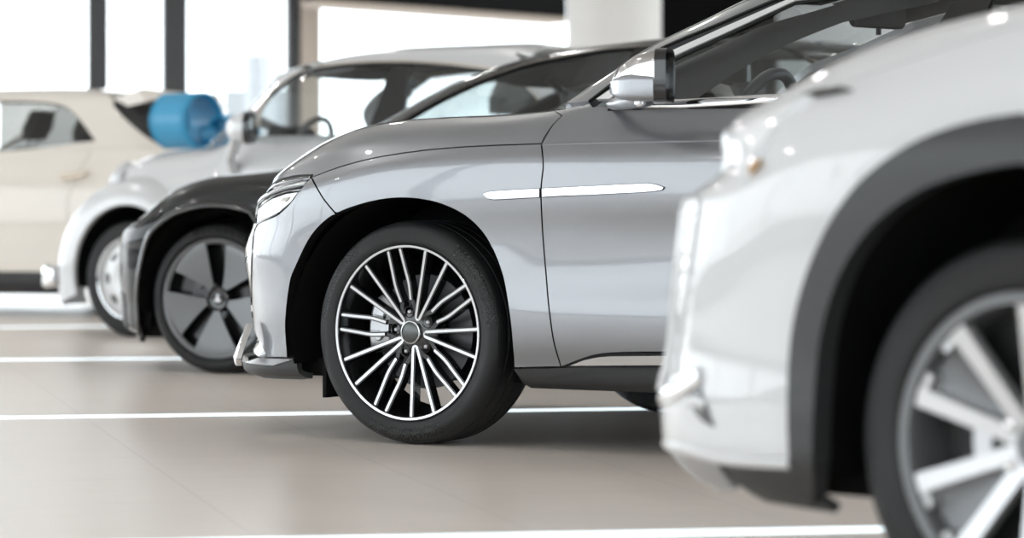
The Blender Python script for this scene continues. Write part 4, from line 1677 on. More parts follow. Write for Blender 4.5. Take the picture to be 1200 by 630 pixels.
mg.panel('rear_pillar', [('uv', -2.8, 5.2), ('uv', -2.8, 4.3), ('uv', -3.1, 2.3), ('uv', -3.0, .2), ('uv', -3.6, .2), ('uv', -3.5, 3.), ('uv', -3.3, 4.6)], SILVER, R0, mirror=True, gap=0)
mg.panel('rear_window', [('uv', -3.5, 3.), ('uv', -3.3, 4.6), ('uv', -2.86, 5.2), ('uv', -2.86, GT), ('uv', mg.umin, GT), ('uv', mg.umin, .2), ('uv', -3.6, .2)], GLASSDARK, R0, symmetric=True, gap=0)
# belt strip
bs = [M.px_at_y(x, y, .855) for x, y in ((712, 121.5), (760, 122), (800, 121.2), (850, 118.5), (900, 115.5))]
bs.append(np.array([-2.9, .84, 1.10]))
ribbon('belt_chrome', bs, [np.array([0, 1, 0.15])] * len(bs), [.01, .022, .026, .026, .026, .02], .006, CHROME, R0)
ribbon('belt_seal', [b + [0, -.004, -.022] for b in bs], [np.array([0, 1, 0.15])] * len(bs), .014, .004, RUBBER, R0)

# door mirror
dm = part_node('door_mirror', R0)


def mirror_rings(px_scale=1.0):
    # rear opening, then forward to the nose of the shell
    def rr(x, y0, y1, z0, z1, skew, rx, n=5):
        pts = rrect((y0 + y1) / 2, (z0 + z1) / 2, abs(y1 - y0), z1 - z0, rx, n)
        return [Vector((x + skew * (p[0] - (y0 + y1) / 2), p[0], p[1])) for p in pts]
    return rr


rr = mirror_rings()
bm = bmesh.new()
add_loft(bm, [rr(-1.005, .93, 1.135, 1.090, 1.232, -.42, .035), rr(-.99, .928, 1.137, 1.086, 1.234, -.42, .036), rr(-.93, .935, 1.13, 1.085, 1.222, -.40, .038),
              rr(-.87, .945, 1.10, 1.095, 1.195, -.35, .035), rr(-.84, .95, 1.07, 1.105, 1.168, -.3, .024), rr(-.815, .965, 1.03, 1.118, 1.15, -.3, .01)])
shell = bm_obj('mirror_shell', bm, principled('mirror_cap', (.60, .585, .57), .16, .95, .6), dm, True, 60)
bm = bmesh.new()
add_loft(bm, [rr(-.992, .927, 1.140, 1.082, 1.162, -.42, .02), rr(-.92, .932, 1.137, 1.082, 1.164, -.41, .02), rr(-.88, .942, 1.118, 1.088, 1.160, -.36, .018), rr(-.845, .95, 1.08, 1.096, 1.155, -.3, .014), rr(-.815, .96, 1.04, 1.108, 1.146, -.3, .007)])
bm_obj('mirror_lower_shell', bm, SILVER, dm, True, 60)
bm = bmesh.new()
add_loft(bm, [rr(-1.030, .935, 1.130, 1.086, 1.230, -.42, .034), rr(-1.034, .926, 1.138, 1.080, 1.238, -.42, .038), rr(-.995, .924, 1.140, 1.079, 1.239, -.42, .038)], caps=False)
add_loft(bm, [rr(-1.030, .935, 1.130, 1.086, 1.230, -.42, .034), rr(-1.012, .938, 1.127, 1.089, 1.227, -.42, .033)], caps=False)
bm_obj('mirror_rim', bm, RIMBLACK, dm, True, 60)
bm = bmesh.new()
bm.faces.new([bm.verts.new(p) for p in rr(-1.016, .937, 1.128, 1.088, 1.228, -.42, .033)])
bm_obj('mirror_glass', bm, MIRRORGLASS, dm, False)
bm = bmesh.new()
add_tube(bm, [(-.70, .83, 1.083), (-.76, .90, 1.082), (-.85, .955, 1.088), (-.93, .99, 1.098)], [.014, .020, .026, .03], 12, flat=.9)
bm_obj('mirror_arm', bm, SILVER, dm, True, 60)
ribbon('turn_signal', [M.px_at_y(725, 106, 1.05), M.px_at_y(733, 102.5, 1.07), M.px_at_y(742, 100.5, 1.09)], [np.array([.5, .86, 0])] * 3, .016, .006, CHROME, dm)
bm = bmesh.new()
add_lathe(bm, [(0, -.01), (.010, -.008), (.013, -.002), (.017, -.002), (.018, .02)], 20, 'Z')
cpos = M.px_at_y(750, 121.5, 1.03)
for v in bm.verts: v.co = v.co + Vector(cpos)
bm_obj('mirror_camera', bm, CHROME, dm, True, 40)
dm2 = copy_tree(dm, R0)
dm2.scale = (1, -1, 1)
dm2.name = 'door_mirror'

# cabin interior
bm = bmesh.new()
add_loft(bm, [[Vector((x, y, z)) for x, z in ((-.50, .90), (-.50, 1.00 + dz), (-.60, 1.075 + dz), (-.70, 1.085 + dz), (-.80, 1.06), (-.82, .85))] for y, dz in ((-.78, 0), (-.4, .0), (0, .0), (.4, 0.0), (.78, 0))])
bm_obj('dashboard', bm, INTDARK, R0, True, 40)
bm = bmesh.new()
add_loft(bm, [[Vector((x, y, z)) for x, z in ((-.60, 1.08), (-.64, 1.08 + h), (-.70, 1.085 + h * 1.08), (-.80, 1.08 + h * .9), (-.85, 1.06))] for y, h in ((.18, .02), (.24, .085), (.4, .105), (.56, .085), (.62, .02))])
bm_obj('instrument_binnacle', bm, GLOSSBLACK, R0, True, 40)
steering_wheel(R0, -.995, .40, 1.015, .185, principled_cached('wheel_leather', (.16, .165, .17), .45), 22, .020)
inner_mirror(R0, -1.225, .02, 1.385, .26, .085, INTDARK, -14)
seat(R0, -1.55, .40, .50, INTGREY)
seat(R0, -1.55, -.40, .50, INTGREY)
bm = bmesh.new()
for s in (1, -1):
    add_loft(bm, [[Vector((x, s * y, z)) for x, z in ((-1.02 - .0, z0), (-1.34, z0 + .06), (-1.36, z0 + .05), (-1.04, z0 - .015))] for y, z0 in ((.06, 1.435), (.30, 1.43), (.56, 1.405))])
bm_obj('sun_visor', bm, INTDARK, R0, True, 40)
# lining under the roof and inside the pillars
mg.panel('headliner', [('uv', -.93, 4.9), ('uv', -.75, 4.95), ('uv', mg.umax, 5.05), ('uv', mg.umax, GT), ('uv', -2.85, GT), ('uv', -2.85, 4.9), ('uv', -1.9, 4.7), ('uv', -1.5, 4.6)], INTDARK, R0, symmetric=True, gap=0, lift=-.035, flange=0)
mg.panel('pillar_lining', PX(mg, cr((778, 114), (800, 101), (819, 88), (851, 66), (886, 45), (915, 31), (946, 17), (975, 5))) + [('uv', -1.6, 4.5), ('uv', -1.5, 4.9), ('uv', -1.1, 4.9)] + [('uv', u + .20, v) for u, v in pil_black[::-1]], INTDARK, R0, mirror=True, gap=0, lift=-.09, flange=0)
# ================================================================= the black saloon behind the silver car
B = Car('car', 'glossy black saloon behind the silver car, with a grey five-blade wheel', 'car', 252, 261, 24.0, .905, .337)
R0 = B.root
W_, N_, T_ = .925, .90, -3.70
NP = 2.6


def bn(px, py, wr): return nose_for(B, px, py, wr, .05, .05, N_, NP)


n275, n330, n380 = bn(142, 275, .92), bn(140.5, 330, .92), bn(146, 380, .90)
bs_ = Skin(B, W_, N_, .05, T_, -3.0, mkrows(W_, N_, T_, .05, -2.9, [
    (.15, .10, n380 - .06, -3.62),
    (.19, .04, n380, -3.66),
    (.30, .02, n330 - .01, -3.70),
    (.42, .006, n330, -3.70),
    (.55, .004, n330, -3.70),
    ([(-4, .70), (0, .66), (.5, .61), (.9, .56)], .0, n275, -3.70),
    ([(-4, .80), (-.5, .79), (0, .765), (.35, .69), (.55, .65), (.9, .60)], .012, n275 - .02, -3.68),
    ([(-4, .87), (-.5, .865), (-.1, .85), (.1, .83), (.25, .79), (.37, .735), (.5, .68), (.7, .635), (.9, .61)], .045, n275 - .06, -3.66),
    ([(-4, .92), (-.5, .91), (-.15, .89), (.08, .872), (.26, .825), (.40, .755), (.53, .69), (.7, .645), (.9, .62)], .10, n275 - .09, -3.64),
    ([(-4, .95), (-.8, .945), (-.45, .935), (-.15, .905), (.08, .887), (.28, .84), (.43, .767), (.55, .70), (.7, .655), (.9, .625)], .17, n275 - .10, -3.62),
    ([(-4, .965), (-.8, .955), (-.45, .945), (-.15, .912), (.08, .895), (.34, .845), (.52, .768), (.7, .675), (.9, .63)], .30, n275 - .09, -3.6),
    ([(-4, 1.02), (-3.2, 1.04), (-.8, .965), (-.45, .95), (-.15, .918), (.08, .90), (.40, .845), (.62, .76), (.9, .64)], W_, n275 - .08, -3.5),
]), NP, 3.4, .05, -2.9)
BT = bs_.R - 1
rwx = -2.875
barch = [('uv', *q) for q in bs_.px(cr((168, 405), (164, 370), (164, 335), (170, 298), (178, 275), (190, 262), (207, 251), (225, 245), (242, 242), (262, 242), (280, 245), (295, 250)))]
uf = barch[-1][1]
rest = [q for q in arch_uv(bs_, -.0, .345, .385, .40, -.45, None, 40) if q[1] < uf - .03]
BPAINT = BLACKP
BUMP = principled('black_bumper', (.008, .008, .009), .12, spec=.25, coat=.1)
gapv = 7.6
frontgap = UVs([(.36, gapv), (.34, 6.6), (.335, 5.6)])
ia = min(range(len(barch)), key=lambda i: abs(barch[i][1] - .335) + (5 if barch[i][2] < 4 else 0))
bs_.panel('front_fender', UVs([(.36, gapv), (.2, gapv + .1), (-.1, gapv + .25), (-.62, gapv + .3), (-.60, 6), (-.56, 4), (-.55, 1.2), (-.42, 1.0)]) + rest[::-1] + barch[::-1][:len(barch) - ia] + [], BPAINT, R0, mirror=True, flange=.07, flange_mat=UNDER)
bs_.panel('front_bumper', UVs([(.36, gapv)]) + barch[:ia + 1][::-1] + UVs([(.40, .2), (bs_.umax, .2), (bs_.umax, gapv - .4), (.75, gapv - .3)]), BUMP, R0, symmetric=True, flange=.06, flange_mat=UNDER)
bs_.panel('bonnet', UVs([(.36, gapv), (.75, gapv - .3), (bs_.umax, gapv - .4), (bs_.umax, BT), (-.62, BT), (-.62, gapv + .3), (-.1, gapv + .25), (.2, gapv + .1)]), BPAINT, R0, symmetric=True)
bs_.panel('front_door', UVs([(-.62, gapv + .3), (-.60, 6), (-.56, 4), (-.55, 1.2), (-1.65, 1.2), (-1.70, 9)]) + UVs([(-.64, 9)]), BPAINT, R0, mirror=True)
ar = arch_uv(bs_, rwx, .345, .39, .40, -.05, None, 24)
bs_.panel('rear_door', UVs([(-1.65, 1.2), (-1.70, 9), (-2.75, 9), (-2.45, 5), (-2.44, 1.2)]), BPAINT, R0, mirror=True)
bs_.panel('rear_quarter', UVs([(-2.75, 9), (-2.45, 5), (-2.44, 1.2)]) + ar + UVs([(bs_.umin, 1.2), (bs_.umin, BT), (-3.1, BT), (-2.9, 9)]), BPAINT, R0, symmetric=True)
bs_.panel('side_skirt', UVs([(-.42, 1.0), (-.55, 1.2), (-2.44, 1.2), (-2.44, 0), (-.45, 0)]), CLAD, R0, mirror=True)
# rounded lip of the arch
lipuv = np.array([q[1:] for q in barch + rest])
Pl = bs_.eval(lipuv[:, 0], lipuv[:, 1])
_, _, Nl = bs_.frame(lipuv[:, 0], lipuv[:, 1])
Nl = Nl * bs_.flip
cen = np.array([0, 0, .345])
offs = []
for p, n in zip(Pl, Nl):
    r = p - np.array([0, p[1], .345])
    r = r / np.linalg.norm(r)
    offs.append(p + r * .012 - n * .004)
bm = bmesh.new()
add_tube(bm, offs, .026, 14, flat=.6)
bm_obj('arch_lip', bm, car_paint('black_lip', (.01, .01, .011), 0, .15, coat=1.0), R0)
# sloping head lamp and low intake
bs_.panel('headlight', UVs([(.42, gapv - .02), (.55, gapv - .15), (.85, gapv - .5), (.80, 6.6), (.55, 6.5), (.42, 7.0)]), GLOSSBLACK, R0, mirror=True, gap=0, lift=.004)
bs_.panel('lower_intake', UVs([(.70, 1.0), (.70, 2.4), (bs_.umax, 2.6), (bs_.umax, .8)]), CLAD, R0, symmetric=True, gap=0, lift=.003)
tub(B, 'inner_hull', [(-.42, .2), (-.42, .82), (0, .82), (.3, .72), (.50, .60), (.45, .2), (.40, .2), (.38, .5), (.2, .68), (0, .72), (-.2, .68), (-.38, .5), (-.40, .2)][::-1], .80, UNDER)
tub(B, 'door_hull', [(-.42, .17), (-.42, .88), (-2.42, .90), (-2.42, .17)], .82, UNDER)
tub(B, 'floor_pan', [(.50, .16), (.50, .22), (-3.3, .24), (-3.3, .18)], .76, UNDER)
wheel_well(B, 'wheel_liner', .0, .932, .380, .38, .355)
wheel_well(B, 'wheel_liner', rwx, .90, .40, .36, .345)
w = blade_cover_wheel(R0, 'front_wheel', (0, .905, .337), .337, .272, .235)
# raised lettering of the tyre maker round the sidewall
LETTERS = principled('tyre_letter', (.004, .004, .004), .85, spec=.2)


def ring_text(parent, word, r, a_mid, size, spread):
    n = len(word)
    for i, ch in enumerate(word):
        if ch == ' ': continue
        cu = bpy.data.curves.new('letter', 'FONT')
        cu.body = ch
        cu.size = size
        cu.extrude = .0012
        cu.align_x = 'CENTER'
        cu.align_y = 'CENTER'
        to = bpy.data.objects.new('letter', cu)
        me = bpy.data.meshes.new_from_object(to)
        bpy.data.objects.remove(to)
        yield i, ch, me


tyre = [c for c in w.children if c.name.startswith('tyre')][0]
bmL = bmesh.new()
word = 'MICHELIN'
for i, ch, me in ring_text(tyre, word, .305, 0, .042, 0):
    a_img = rad(90 + 18) - rad(7.2) * i                     # clockwise as seen from outside
    a = PI - a_img                                      # the car's forward axis points to the picture's left
    for v in me.vertices:
        x, y, z = v.co
        rr_ = .305 + y
        aa = a + x / .305
        v.co = (rr_ * math.cos(aa), .0045 + z, rr_ * math.sin(aa))
    bmL.from_mesh(me)
    bpy.data.meshes.remove(me)
bm_obj('tyre_lettering', bmL, LETTERS, w, False)
place_wheels(B, w, 0, rwx, .905, .337)
# cabin
BS = [(440, 147), (478, 125), (522, 100.5), (564, 81.5), (602, 69)]
zw = [(.93, .82), (1.05, .775), (1.16, .725), (1.25, .68), (1.32, .63)]
GS, GC, GN, GP = -2.1, -1.15, -.45, 3.0
ns = sil_noses(B, BS, zw, GS, GC, GN, GP)
spec = []
for (z, wy), nz, tl, zr in zip(zw, ns, (-3.5, -3.4, -3.3, -3.2, -3.12), (0, 0, .03, .07, .11)):
    spec.append(([(-4, z), (-2.9, z + zr * .7), (-2.0, z + zr), (-1.6, z + zr * .7), (-1.15, z), (0, z)], .82 - wy, nz, tl))
spec += [([(-3.4, 1.30), (-3.2, 1.36), (-2.9, 1.425), (-2.5, 1.455), (-2.05, 1.47), (-1.75, 1.45), (-1.55, 1.428), (-1.35, 1.395), (-1.1, 1.34)], .82 - .56, ns[-1] - .03, -3.1),
         ([(-3.4, 1.31), (-3.2, 1.375), (-2.9, 1.44), (-2.5, 1.47), (-2.05, 1.487), (-1.75, 1.466), (-1.55, 1.442), (-1.35, 1.407), (-1.1, 1.35)], .82 - .42, ns[-1] - .02, -3.1),
         ([(-3.4, 1.32), (-3.2, 1.385), (-2.9, 1.45), (-2.5, 1.482), (-2.05, 1.50), (-1.75, 1.478), (-1.55, 1.452), (-1.35, 1.415), (-1.1, 1.36)], .82, ns[-1], -3.1)]
bg_ = Skin(B, .82, GN, GC, -3.45, -2.9, mkrows(.82, GN, -3.45, GS, -2.4, spec), GP, 3.2, GS, -2.4)
GT = bg_.R - 1
wtop = PX(bg_, cr((472, 142), (500, 125.5), (529.5, 110), (573, 91), (621, 75), (659, 67.5), (711, 58.5), (740, 56)))
ext = UVs([(-2.35, 4.75), (-2.65, 4.5), (-2.9, 3.4), (-3.05, 2.0), (-3.1, 1.2)])
low = UVs([(-3.1, .3), (-.8, .3)])
nf = max(i for i, q in enumerate(wtop) if q[2] < 4.5 and q[1] > -1.45) + 1
fr = UVs([(q[1] + .20, q[2]) for q in wtop[:nf]])
bg_.panel('roof_pillar', wtop + ext + UVs([(-3.35, 1.2), (-3.2, 3), (-2.9, 4.9), (-2.3, 5.2), (-1.6, 5.2), (fr[-1][1] + .03, 5.0)]) + fr[::-1], BPAINT, R0, mirror=True, gap=0, flange=.02)
bg_.panel('roof', UVs([(fr[-1][1] + .03, 5.0), (bg_.umax, 5.0), (bg_.umax, GT), (-2.8, GT), (-2.85, 4.9), (-2.3, 5.2), (-1.6, 5.2)]), GLOSSBLACK, R0, symmetric=True, gap=0)
bg_.panel('windscreen', fr + UVs([(fr[-1][1] + .03, 5.0), (bg_.umax, 5.0), (bg_.umax, 0), (fr[0][1], 0)]), GLASSCLEAR, R0, symmetric=True, gap=0, flange=0)
wl = [(a, b - .12) for _, a, b in wtop]
for nm, a, b in (('front_door_glass', -.6, -1.85), ('rear_door_glass', -1.93, -3.1)):
    top = [(u, v) for u, v in wl + [q[1:] for q in ext] if b <= u <= a + .4]
    bg_.panel(nm, UVs(top) + UVs([(max(b, top[-1][0]) - .0, .1), (top[0][0] + .02, .1)]), GLASS, R0, mirror=True, gap=0, lift=-.004, flange=0)
bg_.panel('door_post', UVs([(-1.84, 4.75), (-1.94, 4.78), (-1.96, .1), (-1.82, .1)]), GLOSSBLACK, R0, mirror=True, gap=0, flange=.02)
bg_.panel('rear_window', UVs([(-3.35, .1), (-3.2, 3), (-2.9, 4.9), (-2.85, GT), (bg_.umin, GT), (bg_.umin, .1)]), GLASSDARK, R0, symmetric=True, gap=0)
BZL = principled('window_line', (.30, .26, .22), .3, .6)
skin_ribbon('window_seal', bg_, [('uv', a, b - .05) for _, a, b in wtop + ext], .016, .006, RUBBER, R0, False, mirror=True)
skin_ribbon('window_trim', bg_, [('uv', a, b + .05) for _, a, b in wtop + ext], .008, .006, BZL, R0, False, mirror=True)
bg_.panel('headliner', UVs([(fr[-1][1], 4.9), (bg_.umax, 4.9), (bg_.umax, GT), (-2.8, GT), (-2.85, 4.6), (-2.3, 4.6), (-1.7, 4.6)]), INTDARK, R0, symmetric=True, gap=0, lift=-.03, flange=0)
seat(R0, -1.45, .38, .36, INTDARK)
seat(R0, -1.45, -.38, .36, INTDARK)
bm = bmesh.new()
add_loft(bm, [[Vector((x, y, z)) for x, z in ((-.55, .80), (-.55, .86), (-.85, .93), (-1.0, .90), (-1.0, .75))] for y in (-.72, 0, .72)])
bm_obj('dashboard', bm, INTDARK, R0, True, 40)
steering_wheel(R0, -1.08, .38, .90, .17, INTDARK, 22)
inner_mirror(R0, -1.36, .0, 1.235, .24, .08, INTDARK, 8)
dmb = part_node('door_mirror', R0)
for s in (1, -1):
    bm = bmesh.new()
    add_loft(bm, [[Vector((x, s * (.98 + p[0]), .95 + p[1])) for p in rrect(0, 0, wd, h, .03)] for x, wd, h in ((-1.20, .18, .12), (-1.12, .18, .13), (-1.05, .12, .07))])
    add_tube(bm, [(-1.10, s * .82, .89), (-1.12, s * .95, .91)], .02, 8)
    bm_obj('mirror_shell', bm, BPAINT, dmb, True, 50)
# ================================================================= the small rounded white car
Wc = Car('car', 'small rounded white car with bulging wings, chrome-tipped bumper and white disc wheels', 'car', 150, 207, 33.0, .86, .33)
R0 = Wc.root
W_, N_, T_ = .80, .62, -3.45
ws = Skin(Wc, W_, N_, -.25, T_, -2.8, mkrows(W_, N_, T_, -.25, -2.7, [
    (.17, .12, .55, -3.35),
    (.22, .06, .58, -3.42),
    (.32, .05, .60, -3.45),
    (.50, .035, .62, -3.45),
    ([(-4, .70), (0, .68), (.7, .62)], .02, .62, -3.45),
    ([(-4, .84), (-.6, .84), (0, .82), (.7, .72)], .0, .61, -3.44),
    ([(-4, .95), (-.6, .95), (-.2, .93), (.1, .91), (.7, .80)], [(-4, .01), (-.8, .01), (-.3, .06), (.6, .08)], .60, -3.42),
    ([(-4, 1.03), (-.7, 1.03), (-.3, 1.00), (.1, .97), (.36, .93), (.7, .85)], [(-4, .03), (-.8, .03), (-.3, .10), (.6, .12)], .58, -3.40),
    ([(-4, 1.10), (-.75, 1.10), (-.4, 1.06), (.1, 1.02), (.36, .965), (.7, .87)], [(-4, .06), (-.8, .06), (-.3, .20), (.6, .22)], .56, -3.36),
    ([(-4, 1.12), (-.75, 1.11), (-.34, 1.085), (.1, 1.05), (.36, .985), (.7, .88)], .38, .55, -3.30),
    ([(-4, 1.13), (-.75, 1.12), (-.34, 1.10), (.1, 1.075), (.36, 1.00), (.7, .88)], W_, .56, -3.25),
]), 2.4, 3.0, -.25, -2.7)
WT = ws.R - 1
WP = OFFWHITE
ws.panel('front_bumper', UVs([(.42, .1), (.42, 3.5), (.26, 4.6), (ws.umax, 4.6), (ws.umax, .1)]), WP, R0, symmetric=True)
ws.panel('bonnet', UVs([(.26, 4.6), (.1, 5.3), (-.55, 6.2), (-.66, 8.2), (-.60, WT), (ws.umax, WT), (ws.umax, 4.6)]), WP, R0, symmetric=True)
ws.panel('cowl_side', UVs([(.26, 4.6), (.1, 5.3), (-.55, 6.2), (-.66, 8.2), (-.72, 8.2), (-.66, .3)]) + arch_uv(ws, 0, .36, .40, .40, -.1, None, 24)[::-1] + UVs([(.42, .3), (.42, 3.5)]), WP, R0, mirror=True, gap=0)
ws.panel('front_door', UVs([(-.72, 8.2), (-.66, .9), (-1.75, .9), (-1.80, 8.2)]), WP, R0, mirror=True)
rwx = -2.55
ar = arch_uv(ws, rwx, .33, .38, .40, -.05, None, 22)
ws.panel('rear_quarter', UVs([(-1.80, 8.2), (-1.75, .9), (-2.12, .9)]) + ar + UVs([(-2.97, .9), (ws.umin, .9), (ws.umin, WT), (-2.9, WT), (-2.8, 8.2)]), WP, R0, symmetric=True)
ws.panel('side_skirt', UVs([(-.5, .9), (-2.15, .9), (-2.15, 0), (-.5, 0)]), CLAD, R0, mirror=True)


def wing(xc, zc, front, top, rear, ra, Y0, Y1, a0, a1, s=1):
    """bulging wing swept round the wheel: lip at radius ra, crown beyond it, blending in to the body side"""
    V, N_a = [], 44
    prof = [(-.006, -.03), (0, 0), (.02, .012), (.06, .013), (.3, .008), (.55, -.012), (.75, -.045), (.90, -.105), (.98, -.20), (1.0, -.34)]
    pr = np.array(smooth_line(prof[1:], 3))
    pr = np.concatenate([[[-.0, -.05], [-.004, -.012]], pr])
    for i in range(N_a + 1):
        a = a0 + (a1 - a0) * i / N_a
        c, sn = math.cos(a), math.sin(a)
        ext = (front * max(c, 0) ** 2 + top * max(sn, 0) ** 2 + rear * max(-c, 0) ** 2) / (max(c, 0) ** 2 + max(sn, 0) ** 2 + max(-c, 0) ** 2 + 1e-9)
        for t, dy in pr:
            r = ra + t * ext
            V.append((xc + r * c, s * (Y1 + dy), max(.17, zc + r * sn)))
    m = len(pr)
    F = []
    for i in range(N_a):
        for j in range(m - 1):
            f = (i * m + j, i * m + j + 1, (i + 1) * m + j + 1, (i + 1) * m + j)
            F.append(f if s < 0 else f[::-1])
    return V, F


for s in (1, -1):
    V, F = wing(.0, .36, .235, .175, .16, .385, .5, .87, -.33, PI + .30, s)
    o = mesh_obj('front_wing', V, F, WP, R0)
    V, F = wing(rwx, .36, .15, .14, .22, .385, .5, .85, -.30, PI + .30, s)
    o = mesh_obj('rear_wing', V, F, WP, R0)
    # chrome-tipped bumper end
    bm = bmesh.new()
    cpt = Wc.px_at_y(60, 323, .80)
    add_loft(bm, [[Vector((cpt[0] + dx, s * (.80 + dy + p[0] * .5), cpt[2] + p[1])) for p in rrect(0, 0, w_, h_, h_ * .35)] for dx, dy, w_, h_ in ((-.075, .03, .10, .09), (-.06, .03, .15, .125), (.03, .0, .16, .14), (.07, -.03, .15, .135), (.095, -.10, .09, .10))])
    bm_obj('bumper_tip', bm, CHROME, R0, True, 60)
    # round head lamp on the wing
    hl_ = part_node('headlight', R0, (.30, s * .56, .915), (0, rad(55), s * rad(10)))
    bm = bmesh.new()
    add_lathe(bm, [(.105, -.05), (.105, .0), (.095, .012), (.085, .006)], 32, 'Z')
    bm_obj('lamp_ring', bm, WP, hl_)
    bm = bmesh.new()
    add_lathe(bm, [(.088, .0), (.075, .02), (.04, .035), (0, .04)], 32, 'Z')
    bm_obj('lamp_lens', bm, LAMPCLEAR, hl_)
    # mirror on a stalk
    dmw = part_node('door_mirror', R0)
    bm = bmesh.new()
    mc = Wc.px_at_y(281, 150, .95)
    add_loft(bm, [[Vector((mc[0] + x - .35 * p[0], s * (.95 + p[0] + oy), mc[2] + p[1])) for p in rrect(0, 0, w_, h_, min(w_, h_) * .4)] for x, w_, h_, oy in ((-.06, .17, .165, 0), (-.02, .175, .17, 0), (.06, .14, .13, -.01), (.10, .07, .06, -.02))])
    add_tube(bm, [(mc[0] + .04, s * .93, mc[2] - .06), (mc[0] + .14, s * .86, mc[2] - .16), (mc[0] + .17, s * .78, mc[2] - .24)], [.035, .03, .03], 10)
    bm_obj('mirror_shell', bm, WP, dmw, True, 60)
    bm = bmesh.new()
    add_loft(bm, [[Vector((mc[0] + x - .35 * p[0], s * (.95 + p[0]), mc[2] + p[1])) for p in rrect(0, 0, .18 * k, .175 * k, .06)] for x, k in ((-.055, 1.03), (-.085, 1.0), (-.09, .9))])
    bm_obj('mirror_glass', bm, GLOSSBLACK, dmw, True, 60)
tub(Wc, 'inner_hull', [(-.42, .2), (-.42, .95), (0, .90), (.35, .80), (.45, .2), (.40, .2), (.38, .5), (.2, .70), (0, .74), (-.2, .70), (-.38, .5), (-.40, .2)][::-1], .62, UNDER)
tub(Wc, 'door_hull', [(-.46, .19), (-.46, .98), (-2.1, 1.0), (-2.1, .19)], .70, UNDER)
tub(Wc, 'floor_pan', [(.45, .18), (.45, .22), (-3.0, .24), (-3.0, .2)], .66, UNDER)
wheel_well(Wc, 'wheel_liner', .0, .875, .378, .36, .36)
wheel_well(Wc, 'wheel_liner', rwx, .82, .40, .34, .35)
w = steel_cover_wheel(R0, 'front_wheel', (0, .86, .33), .33, .235, .19)
place_wheels(Wc, w, 0, rwx, .85, .33)
# cabin
sil = [(280, 135.5), (302, 115.5), (320, 93), (335.5, 78), (353, 68), (375, 63)]
zw = [(1.06, .76), (1.18, .73), (1.30, .695), (1.40, .66), (1.48, .62)]
GS, GC, GN, GP = -1.9, -1.1, -.45, 2.8
ns = sil_noses(Wc, sil, zw, GS, GC, GN, GP)
spec = []
for (z, wy), nz, tl, zr in zip(zw, ns, (-3.25, -3.15, -3.0, -2.9, -2.8), (0, 0, 0, .01, .03)):
    spec.append(([(-4, z), (-2.0, z + zr), (-1.5, z + zr), (-1.0, z), (0, z)], .76 - wy, nz, tl))
spec += [([(-3.2, 1.46), (-2.7, 1.53), (-2.2, 1.575), (-1.7, 1.58), (-1.3, 1.56), (-1.05, 1.53), (-.8, 1.50)], .76 - .55, ns[-1] - .03, -2.78),
         ([(-3.2, 1.48), (-2.7, 1.555), (-2.2, 1.61), (-1.7, 1.61), (-1.3, 1.585), (-1.05, 1.55), (-.8, 1.51)], .76 - .42, ns[-1] - .02, -2.75),
         ([(-3.2, 1.5), (-2.7, 1.57), (-2.2, 1.625), (-1.7, 1.62), (-1.3, 1.595), (-1.05, 1.56), (-.8, 1.52)], .76, ns[-1], -2.75)]
wg = Skin(Wc, .76, GN, GC, -3.25, -2.8, mkrows(.76, GN, -3.25, GS, -2.3, spec), GP, 3.0, GS, -2.3)
GT = wg.R - 1
wtop = PX(wg, cr((301, 150), (304, 129), (315.5, 113), (335.5, 95.5), (358, 83), (391, 76.7), (435, 73.2), (480, 73), (516, 75), (546, 77.6), (569, 80.5)))
ext = UVs([(-2.55, 3.4), (-2.75, 2.2), (-2.85, .5)])
nf = max(i for i, q in enumerate(wtop) if q[2] < 4.5 and q[1] > -1.3) + 1
fr = UVs([(q[1] + .22, q[2]) for q in wtop[:nf]])
print('white fr', fr[0], fr[-1], nf)
cant = [(-1.0, 5.0), (-1.3, 5.1), (-1.9, 5.2), (-2.5, 5.0)]
wg.panel('roof_pillar', wtop + ext + UVs([(-3.0, .5), (-2.9, 3)]) + UVs(cant[::-1]) + fr[::-1], WP, R0, mirror=True, gap=0, flange=.02)
wg.panel('roof', UVs(cant) + UVs([(-2.75, 4.6), (-2.75, GT), (wg.umax, GT), (wg.umax, 5.0)]), WP, R0, symmetric=True, gap=0)
wg.panel('windscreen', fr + UVs([(-1.0, 5.0), (wg.umax, 5.0), (wg.umax, 0), (fr[0][1], 0)]), GLASSCLEAR, R0, symmetric=True, gap=0, flange=0)
wl = [(a, b - .08) for _, a, b in wtop]
for nm, a, b in (('front_door_glass', 0, -1.66), ('rear_door_glass', -1.74, -2.9)):
    top = [(u, v) for u, v in wl + [q[1:] for q in ext] if b <= u <= a]
    wg.panel(nm, UVs(top) + UVs([(top[-1][0], .1), (top[0][0], .1)]), GLASSCLEAR if nm[0] == 'f' else GLASSDARK, R0, mirror=True, gap=0, lift=-.004, flange=0)
pp = PX(wg, [(459, 73.5), (482, 73.5), (466, 147), (437, 147)])
wg.panel('door_post', UVs([pp[0][1:], pp[1][1:], (pp[2][1] - .03, .1), (pp[3][1] + .02, .1)]), GLOSSBLACK, R0, mirror=True, gap=0, flange=.03)
wg.panel('rear_window', UVs([(-3.0, .1), (-2.9, 3), (-2.75, 4.6), (-2.75, GT), (wg.umin, GT), (wg.umin, .1)]), GLASSDARK, R0, symmetric=True, gap=0)
skin_ribbon('window_trim', wg, [('uv', a, b + .06) for _, a, b in wtop + ext], .020, .006, principled_cached('cream_trim', (.66, .61, .55), .3, .5), R0, False, mirror=True)
skin_ribbon('window_seal', wg, [('uv', a, b - .08) for _, a, b in wtop + ext], .014, .006, RUBBER, R0, False, mirror=True)
